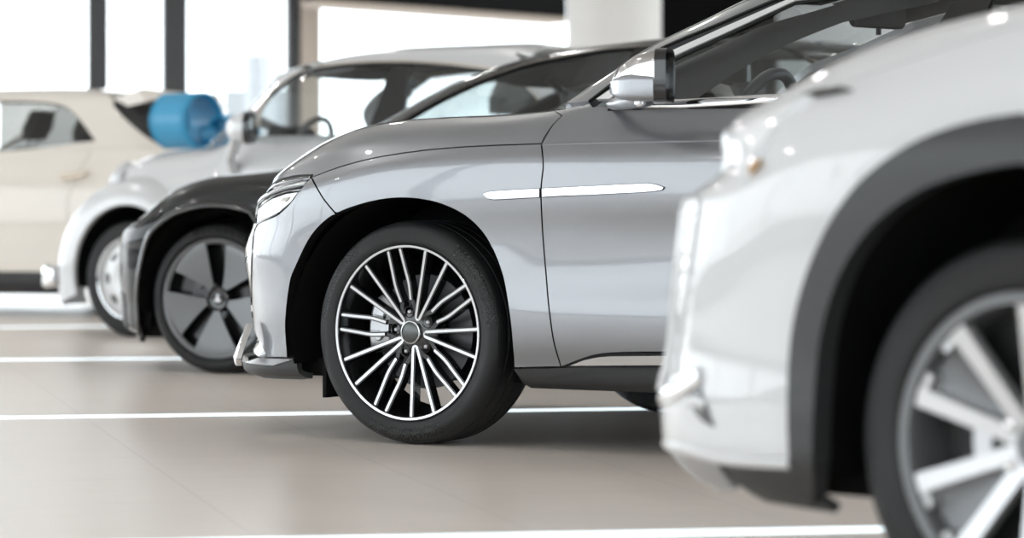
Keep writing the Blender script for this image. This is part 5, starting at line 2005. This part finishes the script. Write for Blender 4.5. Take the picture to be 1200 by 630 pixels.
wg.panel('headliner', UVs([(-1.1, 4.9), (wg.umax, 4.9), (wg.umax, GT), (-2.7, GT), (-2.7, 4.5), (-1.9, 4.6)]), INTGREY, R0, symmetric=True, gap=0, lift=-.03, flange=0)
seat(R0, -1.65, .36, .48, INTLIGHT)
seat(R0, -1.65, -.36, .48, INTLIGHT)
bm = bmesh.new()
add_loft(bm, [[Vector((x, y, z)) for x, z in ((-.70, .85), (-.66, 1.05), (-.80, 1.125), (-1.02, 1.13), (-1.08, 1.08), (-1.08, .85))] for y in (-.68, 0, .68)])
bm_obj('dashboard', bm, INTLIGHT, R0, True, 40)
bm = bmesh.new()
add_loft(bm, [[Vector((x, y, z)) for x, z in ((-.72, 1.10), (-.76, 1.10 + h), (-.92, 1.10 + h * .9), (-.96, 1.10))] for y, h in ((.30, .02), (.34, .085), (.52, .095), (.58, .02))])
bm_obj('instrument_binnacle', bm, INTDARK, R0, True, 40)
steering_wheel(R0, -.92, .36, 1.08, .165, INTGREY, 24)
inner_mirror(R0, -1.27, .0, 1.395, .27, .075, INTGREY, 6)
bm = bmesh.new()
add_loft(bm, [[Vector((x, y, z)) for x, z in ((-1.10, 1.47), (-1.38, 1.52), (-1.40, 1.50), (-1.12, 1.45))] for y in (.10, .35, .58)])
bm_obj('sun_visor', bm, INTGREY, R0, True, 40)
# ================================================================= the white SUV close to the viewer on the right
Fc = Car('car', 'white car out of focus nearest the viewer on the right, with dark wheel arch trim', 'car', 1195, 680, 46.0, .93, .365)
R0 = Fc.root
W_, N_, T_ = .965, 1.12, -3.75
NP = 3.2
XC = .15


def fnz(px, py, wr): return nose_for(Fc, px, py, wr, XC, XC, N_, NP)


n260, n400, n480, n520, n555 = fnz(799, 262, .955), fnz(785, 400, .95), fnz(773.5, 480, .955), fnz(776, 520, .955), fnz(800, 556, .93)
n200, n150, n110 = fnz(853, 205, .93), fnz(852, 160, .90), fnz(905, 113, .84)
fs = Skin(Fc, W_, N_, XC, T_, -3.1, mkrows(W_, N_, T_, XC, -3.0, [
    (.20, .10, n555 - .12, -3.6),
    (.25, .05, n555, -3.7),
    (.305, .015, n520, -3.74),
    (.37, .01, n480, -3.75),
    (.50, .012, n400, -3.75),
    (.62, .008, .5 * (n400 + n260), -3.75),
    (.72, .004, n260, -3.75),
    ([(-4, .82), (0, .80), (.7, .795), (1.3, .79)], .002, n260 - .03, -3.75),
    ([(-4, .92), (0, .90), (.5, .87), (.75, .85), (1.3, .84)], .006, n200, -3.74),
    ([(-4, .99), (0, .975), (.3, .96), (.5, .945), (.75, .93), (1.3, .905)], [(-4, .02), (0, .03), (.5, .04), (.9, .05)], n150, -3.72),
    ([(-4, 1.05), (-.6, 1.05), (0, 1.045), (.3, 1.02), (.5, .995), (.75, .965), (1.3, .925)], [(-4, .06), (0, .07), (.5, .09), (.9, .10)], n150 - .01, -3.70),
    ([(-4, 1.15), (-.6, 1.15), (0, 1.125), (.3, 1.085), (.5, 1.048), (.75, .99), (1.3, .935)], [(-4, .09), (-.8, .09), (0, .14), (.9, .16)], n150 - .03, -3.64),
    ([(-4, 1.19), (-.6, 1.18), (0, 1.16), (.3, 1.122), (.5, 1.09), (.75, 1.03), (.95, .97), (1.3, .94)], [(-4, .13), (-.8, .12), (0, .25), (.9, .27)], n150 - .03, -3.6),
    ([(-4, 1.21), (-.6, 1.21), (0, 1.19), (.34, 1.158), (.6, 1.115), (.78, 1.075), (.88, 1.045), (1.0, .99), (1.3, .945)], .50, n150 - .01, -3.5),
    ([(-4, 1.23), (-.6, 1.22), (0, 1.20), (.34, 1.17), (.6, 1.13), (.78, 1.09), (.88, 1.06), (1.0, 1.01), (1.3, .95)], W_, n150 + .01, -3.5),
]), NP, 3.4, XC, -3.0)
FT = fs.R - 1
FP = WHITE
ao = PX(fs, cr((931, 562), (928, 500), (929, 430), (935, 375), (948, 325), (965, 283), (985, 247), (1010, 215), (1040, 189), (1072, 170), (1110, 154), (1155, 142), (1200, 135)))
ai = PX(fs, cr((958, 588), (957, 520), (960, 450), (966, 395), (978, 348), (993, 312), (1012, 282), (1034, 257), (1060, 236), (1092, 218), (1130, 205), (1165, 197), (1200, 191)))


def far_arch(a, zc):
    """carry the opening on behind the frame: mirror of the front half about the axle"""
    return [('uv', -q[1] * 1.0 - .02, v_at(fs, -q[1] - .02, fs.eval(np.array([q[1]]), np.array([q[2]]))[0][2])) for q in a[::-1] if q[1] > .03]


aoF, aiF = ao + far_arch(ao, 0), ai + far_arch(ai, 0)
rwx = -2.79
# cladding round the arch
fs.panel('wheel_arch_trim', aoF + aiF[::-1], CLADGREY, R0, gap=0, lift=.012, flange=.05, mirror=True)
ua = min(range(len(ao)), key=lambda i: abs(ao[i][1] - .40) + (9 if ao[i][2] < 5 else 0))
# lamp
lamp = cr((864, 198), (858, 178), (860, 158), (872, 143), (895, 128), (920, 117), (945, 109), (972, 104.5)) + cr((972, 104.5), (950, 118), (925, 140), (900, 170), (886, 196), (872, 215))[1:]
lp = PX(fs, lamp)
hlp = part_node('headlight', R0)
fs.panel('lamp_housing', lp, LAMPCLEAR, hlp, gap=0, lift=.003, flange=.02, mirror=True)
fs.panel('lamp_lens', PX(fs, [(868, 170), (885, 145), (925, 124), (950, 115), (925, 137), (900, 165), (884, 185)]), principled_cached('lamp_frost', (.9, .92, .94), .1, .1, 1), hlp, gap=0, lift=.008, flange=.004, mirror=True)
fs.panel('amber_marker', PX(fs, [(881, 200), (888, 189), (897, 188), (890, 200), (884, 207)]), AMBER, hlp, gap=0, lift=.010, flange=.004, mirror=True)
fs.panel('lamp_shadow_gap', PX(fs, [(940, 112), (958, 106), (985, 102.5), (1003, 107), (985, 111), (958, 116)]), GLOSSBLACK, hlp, gap=0, lift=.004, flange=0, mirror=True)
# outer skins
ulast = lp[0][1]
bot = UVs([(ao[0][1] + .0, 2.0)])
hood_v = [(.62, 9.9), (.4, 10.2), (.1, 10.6), (-.55, 11.2)]
fs.panel('front_bumper', ao[:ua + 1] + UVs([(.42, 9.0), (.50, 9.6), (.62, 9.9), (.75, 9.75)]) + UVs([(fs.umax, 9.6), (fs.umax, 1.9)]) + UVs([(.95, 1.9), (.70, 2.0), (ao[0][1], 2.2)]), FP, R0, symmetric=True, gap=0)
fs.panel('front_wing', ao[ua:] + far_arch(ao, 0) + UVs([(-.50, 1.5), (-.62, 5), (-.62, 9), (-.55, 11.2)]) + UVs(hood_v[::-1][1:]) + UVs([(.50, 9.6), (.42, 9.0)]), FP, R0, mirror=True, gap=0)
fs.panel('bonnet', UVs(hood_v) + UVs([(-.55, FT), (fs.umax, FT), (fs.umax, 9.6), (.75, 9.75)]), FP, R0, symmetric=True)
fs.panel('lower_bumper', UVs([(ao[0][1], 2.2), (.70, 2.0), (.70, .3), (ai[0][1] - .0, .2)]), CLADGREY, R0, mirror=True, gap=0, lift=-.004, flange=.02)
fs.panel('skid_lip', UVs([(.70, 2.0), (.95, 1.9), (fs.umax, 1.9), (fs.umax, .4), (.90, .4), (.72, .8)]), LIPGREY, R0, symmetric=True, gap=0, flange=.02)
skin_ribbon('bumper_shine', fs, PX(fs, [(779, 520), (800, 526), (840, 537), (880, 541), (925, 543)]), .02, .006, FP, R0)
# grille edge: bright segmented strip at the corner, dark mesh in the middle
ge = PX(fs, [(808, 238), (806, 260), (801, 300), (797, 340), (793, 390), (787, 430), (779, 452)])
gu = [q[1] for q in ge]
fs.panel('grille', [('uv', u + .10, v) for _, u, v in ge] + UVs([(fs.umax, 3.2), (fs.umax, 8.2)]), GLOSSBLACK, R0, symmetric=True, gap=0, lift=.004)
skin_ribbon('grille_edge', fs, [('uv', u + .03, v) for _, u, v in ge], .045, .012, FP, R0, mirror=True)
for k in range(9):
    a, b = PX(fs, [(809 - 3.4 * k, 244 + 23 * k), (822 - 3.2 * k, 243 + 23 * k)])
    skin_ribbon('grille_tooth', fs, [('uv', a[1] + .02, a[2]), ('uv', b[1] + .01, b[2] + .02)], .05, .006, FP, R0, False)
# small corner intake with a bright slat
fs.panel('corner_intake', PX(fs, [(806, 462), (822, 453), (827, 470), (833, 488), (839, 500), (826, 494), (815, 480)]), GLOSSBLACK, R0, mirror=True, gap=0, lift=.004, flange=.002)
skin_ribbon('intake_slat', fs, PX(fs, [(808, 470), (818, 470), (828, 474)]), .022, .01, FP, R0)
skin_ribbon('intake_blade', fs, PX(fs, [(778, 464), (790, 460), (806, 452), (822, 440)]), .035, .012, CHROME, R0)
skin_ribbon('body_crease', fs, PX(fs, [(970, 148), (1000, 150), (1040, 163)]), .006, .001, FP, R0)
# doors and rest of the body behind the frame
fs.panel('front_door', UVs([(-.62, 1.5), (-.62, 9), (-.55, 11.6), (-1.65, 12), (-1.65, 1.5)]), FP, R0, mirror=True)
ar = arch_uv(fs, rwx, .38, .44, .46, -.05, None, 22)
fs.panel('rear_door', UVs([(-1.65, 1.5), (-1.65, 12), (-2.6, 12), (-2.35, 6), (-2.30, 1.5)]), FP, R0, mirror=True)
fs.panel('rear_quarter', UVs([(-2.6, 12), (-2.35, 6), (-2.30, 1.5)]) + ar + UVs([(-3.28, 1.5), (fs.umin, 1.5), (fs.umin, FT), (-3.3, FT), (-3.1, 12)]), FP, R0, symmetric=True)
fs.panel('side_skirt', UVs([(-.47, .1), (-.50, 1.5), (-2.32, 1.5), (-2.32, 0)]), CLAD, R0, mirror=True)
tub(Fc, 'inner_hull', [(-.46, .26), (-.46, .98), (0, 1.0), (.45, .92), (.72, .80), (.72, .28), (.49, .28), (.45, .60), (.3, .82), (0, .88), (-.3, .82), (-.45, .6), (-.45, .26)][::-1], .82, UNDER)
tub(Fc, 'door_hull', [(-.48, .26), (-.48, 1.04), (-2.3, 1.06), (-2.3, .26)], .85, UNDER)
tub(Fc, 'floor_pan', [(.70, .235), (.70, .28), (-3.3, .30), (-3.3, .26)], .78, UNDER)
wheel_well(Fc, 'wheel_liner', .0, .95, .475, .42, .39)
wheel_well(Fc, 'wheel_liner', rwx, .95, .46, .42, .38)
w = twin_spoke_wheel(R0, 'front_wheel', (0, .93, .365), .365, .270, .235)
place_wheels(Fc, w, 0, rwx, .93, .365)
# cabin above the frame
zw = [(1.12, .85), (1.24, .80), (1.36, .745), (1.46, .70), (1.55, .64)]
GN = -.5
spec = [(z, .85 - wy, nz, tl) for (z, wy), nz, tl in zip(zw, (-.5, -.68, -.87, -1.05, -1.22), (-3.6, -3.45, -3.3, -3.15, -3.0))]
spec += [([(-4, 1.58), (-2, 1.63), (-1.2, 1.58)], .35, -1.28, -2.95), ([(-4, 1.6), (-2, 1.66), (-1.2, 1.60)], .85, -1.25, -2.95)]
fg = Skin(Fc, .85, GN, -1.1, -3.6, -3.0, mkrows(.85, GN, -3.6, -2.0, -2.5, spec), 3.0, 3.2, -2.0, -2.5)
GT = fg.R - 1
fr = [(-.78, 0), (-.95, 1.5), (-1.15, 3), (-1.32, 4.3)]
top = fr + [(-1.7, 4.4), (-2.4, 4.3), (-2.85, 3.2), (-3.0, 0)]
fg.panel('roof_pillar', UVs(top) + UVs([(-3.3, 0), (-3.1, 3), (-2.9, 4.8), (-1.3, 5.0)]) + UVs([(u + .15, v) for u, v in fr[::-1]]), FP, R0, mirror=True, gap=0)
fg.panel('roof', UVs([(-1.3, 5.0), (-2.9, 4.8), (-2.9, GT), (fg.umax, GT), (fg.umax, 4.6), (-1.17, 4.5)]), FP, R0, symmetric=True, gap=0)
fg.panel('windscreen', UVs([(u + .15, v) for u, v in fr]) + UVs([(fg.umax, 4.6), (fg.umax, 0)]), GLASSCLEAR, R0, symmetric=True, gap=0, flange=0)
fg.panel('front_door_glass', UVs(fr + [(-1.72, 4.4), (-1.78, 0)]), GLASSDARK, R0, mirror=True, gap=0, lift=-.004, flange=0)
fg.panel('rear_door_glass', UVs([(-1.72, 4.4), (-2.4, 4.3), (-2.85, 3.2), (-3.0, 0), (-1.78, 0)]), GLASSDARK, R0, mirror=True, gap=0, lift=-.004, flange=0)
fg.panel('rear_window', UVs([(-3.3, 0), (-3.1, 3), (-2.9, 4.8), (-2.9, GT), (fg.umin, GT), (fg.umin, 0)]), GLASSDARK, R0, symmetric=True, gap=0)
# ================================================================= the cream hatchback at the back on the left
Q = Car('car', 'cream hatchback at the far left edge, with a spoiler over its black rear window', 'car', 152, 178, 19.0, .88, .33)
R0 = Q.root
GLASSDIM = thin_glass('dim_glass', (.24, .23, .215), 1.45)
# here X = 0 is the rear axle; the nose lies out of the frame to the left
W_, N_, T_ = .90, 3.45, -.72
qs = Skin(Q, W_, N_, 2.6, T_, -.05, mkrows(W_, N_, T_, 2.4, .0, [
    (.14, .08, 3.3, -.62),
    (.20, .03, 3.4, -.68),
    (.29, .015, 3.44, -.70),
    (.45, .006, 3.45, -.72),
    (.62, .0, 3.45, -.72),
    ([(-1, .78), (2.2, .76), (3.4, .68)], .004, 3.42, -.70),
    ([(-1, .90), (2.2, .86), (3.4, .72)], .02, 3.38, -.67),
    ([(-1, 1.02), (1.8, .98), (2.3, .93), (3.4, .76)], .05, 3.34, -.62),
    ([(-1, 1.10), (.2, 1.12), (1.8, 1.02), (2.3, .98), (3.4, .80)], .10, 3.3, -.56),
    ([(-1, 1.13), (.2, 1.14), (1.8, 1.06), (2.3, 1.02), (3.4, .82)], .3, 3.3, -.5),
    ([(-1, 1.15), (.2, 1.15), (1.8, 1.08), (2.3, 1.04), (3.4, .84)], W_, 3.3, -.5),
]), 2.6, 2.3, 2.4, .0)
QT = qs.R - 1
fwx = 2.62
arr = arch_uv(qs, 0, .34, .37, .38, -.05, None, 24)
arf = arch_uv(qs, fwx, .34, .37, .38, -.05, None, 24)
CP = BEIGE
qs.panel('rear_quarter', UVs([(.30, 8.1), (.45, 5), (.44, 2.0)])[::1] + arr + UVs([(-.45, 1.0), (qs.umin, 1.0), (qs.umin, 8.1)]), CP, R0, symmetric=True)
qs.panel('rear_door', UVs([(.30, 8.1), (.45, 5), (.44, 2.0), (1.20, 2.0), (1.18, 8.1)]), CP, R0, mirror=True)
qs.panel('front_door', UVs([(1.18, 8.1), (1.20, 2.0), (2.2, 2.0), (2.16, 5), (2.0, 8.1)]), CP, R0, mirror=True)
qs.panel('front_wing', UVs([(2.0, 8.1), (2.16, 5), (2.2, 2.0)]) + arf[::-1] + UVs([(3.1, 1.0), (qs.umax, 1.0), (qs.umax, 8.1)]), CP, R0, symmetric=True)
qs.panel('bonnet', UVs([(2.0, 8.1), (qs.umax, 8.1), (qs.umax, QT), (1.9, QT)]), CP, R0, symmetric=True)
qs.panel('rear_deck', UVs([(.0, 8.1), (qs.umin, 8.1), (qs.umin, QT), (.0, QT)]), CP, R0, symmetric=True)
qs.panel('side_skirt', UVs([(.44, 2.0), (2.2, 2.0), (2.2, 0), (.42, 0)]), CLAD, R0, mirror=True)
hp = [Q.px_at_y(70, 208, .90), Q.px_at_y(86, 206, .90), Q.px_at_y(101, 202.5, .90)]
ribbon('door_handle', hp, [np.array([0, 1, .1])] * 3, [.03, .042, .03], .014, principled_cached('handle_cream', (.72, .62, .50), .2, .4, .6), R0)
tub(Q, 'inner_hull', [(.42, .18), (.42, .95), (2.2, .93), (2.2, .18)], .80, UNDER)
tub(Q, 'floor_pan', [(-.5, .2), (-.5, .24), (3.1, .22), (3.1, .17)], .74, UNDER)
wheel_well(Q, 'wheel_liner', 0, .87, .385, .34, .35)
wheel_well(Q, 'wheel_liner', fwx, .87, .385, .34, .35)
w = blade_cover_wheel(R0, 'rear_wheel', (0, .87, .33), .33, .235, .2)
for nm, x, s in (('rear_wheel', 0, -1), ('front_wheel', fwx, 1), ('front_wheel', fwx, -1)):
    c_ = copy_tree(w, R0)
    c_.name = nm
    c_.location = (x, s * .87, .33)
    c_.rotation_euler = (0, 0, 0 if s > 0 else PI)
# cabin
zw = [(1.07, .81), (1.17, .775), (1.28, .735), (1.38, .695), (1.46, .65)]
spec = []
for (z, wy), nz, tl, in zip(zw, (2.2, 2.02, 1.85, 1.68, 1.55), (-.52, -.40, -.24, -.10, .02)):
    spec.append(([(-1, z - .0), (0, z), (1, z + .0), (3, z)], .81 - wy, nz, tl))
spec += [([(-.4, 1.46), (.2, 1.485), (.8, 1.515), (1.6, 1.50)], .81 - .55, 1.5, .05), ([(-.4, 1.48), (.2, 1.50), (.8, 1.53), (1.6, 1.51)], .81 - .4, 1.48, .05),
         ([(-.4, 1.49), (.2, 1.51), (.8, 1.54), (1.6, 1.52)], .81, 1.46, .05)]
qg = Skin(Q, .81, 2.2, 1.5, -.52, .10, mkrows(.81, 2.2, -.52, 1.2, .5, spec), 3.0, 2.6, 1.2, .5)
GT = qg.R - 1
side = PX(qg, cr((0, 118.5), (30, 119), (60, 121), (78, 126), (90, 136), (101, 150), (112, 165)) + cr((112, 165), (85, 168.5), (50, 173), (0, 178))[1:])
far = [(1.95, .6), (1.65, 2.6), (1.45, 4.0)]
top_n = 37
qg.panel('rear_door_glass', side, GLASSDIM, R0, mirror=True, gap=0, lift=.002, flange=0)
u0, u1 = side[0][1], side[-1][1]
i_c = max(range(len(side)), key=lambda i: -side[i][1])
qg.panel('front_door_glass', UVs([(u1 + .06, side[-1][2]), (u0 + .06, side[0][2]), (1.45, 4.0), (1.65, 2.6), (1.95, .6)]), GLASSDARK, R0, mirror=True, gap=0, flange=0)
tail = PX(qg, [(134, 126), (143, 136), (155, 147), (168, 158), (182, 167), (192, 172)])
qg.panel('roof_pillar', side[:i_c + 1] + side[i_c:] + UVs([(u1 + .03, 0)]) + UVs([(tail[-1][1] + .0, 0)]) + [('uv', q[1], q[2]) for q in tail[::-1]] + UVs([(tail[0][1], 4.9), (u0 + .03, 4.9), (u0 + .03, side[0][2])]), CP, R0, mirror=True, gap=0, flange=.03)
qg.panel('windscreen_pillar', UVs([(u0 + .03, side[0][2]), (u0 + .03, 4.9), (1.4, 4.9), (1.75, 2.6), (2.05, 0), (u1 + .03, 0), (u1 + .03, side[-1][2] - .02), (1.95, .55), (1.67, 2.6), (1.47, 4.05), (u0 + .06, side[0][2] + .02)]), CP, R0, mirror=True, gap=0)
qg.panel('roof', UVs([(tail[0][1], 4.9), (1.4, 4.9), (qg.umax, 4.9), (qg.umax, GT), (qg.umin, GT), (qg.umin, 4.7), (tail[0][1] - .1, 4.7)]), CP, R0, symmetric=True, gap=0)
qg.panel('windscreen', UVs([(1.4, 4.9), (1.75, 2.6), (2.05, 0), (qg.umax, 0), (qg.umax, 4.9)]), GLASSCLEAR, R0, symmetric=True, gap=0, flange=0)
qg.panel('rear_window', [('uv', q[1], q[2]) for q in tail] + UVs([(qg.umin, tail[-1][2]), (qg.umin, 4.7), (tail[0][1] - .1, 4.7)]), principled_cached('rear_glass_black', (.015, .016, .017), .05, 0, .6), R0, symmetric=True, gap=0)
# roof spoiler
sp_ = [Q.px_at_y(140, 114, .56), Q.px_at_y(155, 110, .56), Q.px_at_y(172, 103, .56), Q.px_at_y(183, 117, .56), Q.px_at_y(160, 123, .56), Q.px_at_y(136, 126, .56)]
bm = bmesh.new()
add_loft(bm, [[Vector((p[0] + dx, yy_, p[2] + dz)) for p in sp_] for yy_, dx, dz in ((.66, .03, -.015), (.60, 0, 0), (.3, -.03, -.012), (0, -.04, -.016), (-.3, -.03, -.012), (-.54, 0, -.0), (-.60, .03, -.02))])
bevel(bm, .012, 2)
bm_obj('roof_spoiler', bm, CP, R0, True, 40)
wa, wb = Q.px_at_y(150, 139, .50), Q.px_at_y(186, 168, .50)
bm = bmesh.new()
add_tube(bm, [Vector(wa) + Vector((-.06, .1, 0)), Vector(wb) + Vector((-.06, .1, 0))], .02, 8)
bm_obj('rear_wiper', bm, CLADGREY, R0)
seat(R0, 1.55, .37, .42, INTGREY)
seat(R0, 1.55, -.37, .42, INTGREY)
bm = bmesh.new()
add_loft(bm, [[Vector((x, y, z)) for x, z in ((1.0, .62), (1.0, .74), (.62, .70), (.42, 1.16), (.30, 1.16), (.40, .60))] for y in (-.66, -.2, .2, .66)])
for y in (-.4, .4):
    add_loft(bm, [[Vector((.36 - .02 * k + p[0], y + p[1], 1.15 + z)) for p in rrect(0, 0, d, w_, .03)] for k, (z, d, w_) in enumerate(((0, .08, .2), (.1, .11, .26), (.17, .08, .22)))])
bm_obj('rear_seat', bm, INTDARK, R0, True, 40)
qg.panel('headliner', UVs([(tail[0][1] + .05, 4.8), (1.3, 4.8), (1.3, GT), (.1, GT), (.1, 4.8)]), INTDARK, R0, symmetric=True, gap=0, lift=-.03, flange=0)

# ================================================================= the blue gift bow on the white car's bonnet
BOW = noise_rough(principled('blue_satin', (.03, .31, .55), .42, 0, .2), 20, .35, .5)
bc = Wc.px_at_y(222, 150, -.30)
bw = Wc.world(np.array([bc[0], -.30, 1.09]))
bt = thing('gift_bow', 'large blue ribbon bow on the bonnet of the small white car', 'bow', tuple(bw), 0.0)


def bow_loop(name, cx, cz, rx, rz, depth, yaw, flare=1.0, tilt=0.0):
    """one wide ribbon loop: an open drum of ribbon"""
    V, F = [], []
    n, m = 40, 7
    for t in range(2):
        for j in range(m):
            y = depth * (j / (m - 1) - .5)
            k = 1 + (flare - 1) * (j / (m - 1))
            for i in range(n):
                a = 2 * PI * i / n
                th = .012 * t
                V.append(Vector((((rx - th) * math.cos(a)) * k, y, (rz - th) * math.sin(a) * k * (1 - .06 * math.cos(2 * a)))))
    for t in range(2):
        for j in range(m - 1):
            for i in range(n):
                a, b = t * n * m + j * n + i, t * n * m + j * n + (i + 1) % n
                f = (a, b, b + n, a + n)
                F.append(f if t else f[::-1])
    for j in (0, m - 1):
        for i in range(n):
            a, b = j * n + i, j * n + (i + 1) % n
            F.append((a, b, b + n * m, a + n * m))
    R = Matrix.Rotation(yaw, 4, 'Z') @ Matrix.Rotation(tilt, 4, 'Y')
    return mesh_obj(name, [R @ v + Vector((cx, 0, cz)) for v in V], F, BOW, bt)


bow_loop('near_loop', -.02, .165, .155, .16, .34, rad(46), 1.0)
bow_loop('far_loop', .26, .10, .10, .09, .26, rad(-35), 1.15)
bm = bmesh.new()
add_loft(bm, [[Vector((.12 + x, p[0], .08 + p[1])) for p in rrect(0, 0, .12, h, .03)] for x, h in ((-.05, .10), (0, .13), (.05, .10))])
bm_obj('knot', bm, BOW, bt, True, 50)
bm = bmesh.new()
add_loft(bm, [[Vector((x, -.08 + .05 * x, z)), Vector((x, .08 + .05 * x, z)), Vector((x, .08 + .05 * x, z + .01)), Vector((x, -.08 + .05 * x, z + .01))] for x, z in ((.14, .05), (.25, .02), (.38, .03), (.48, .01))])
bm_obj('ribbon_tail', bm, BOW, bt, True, 50)
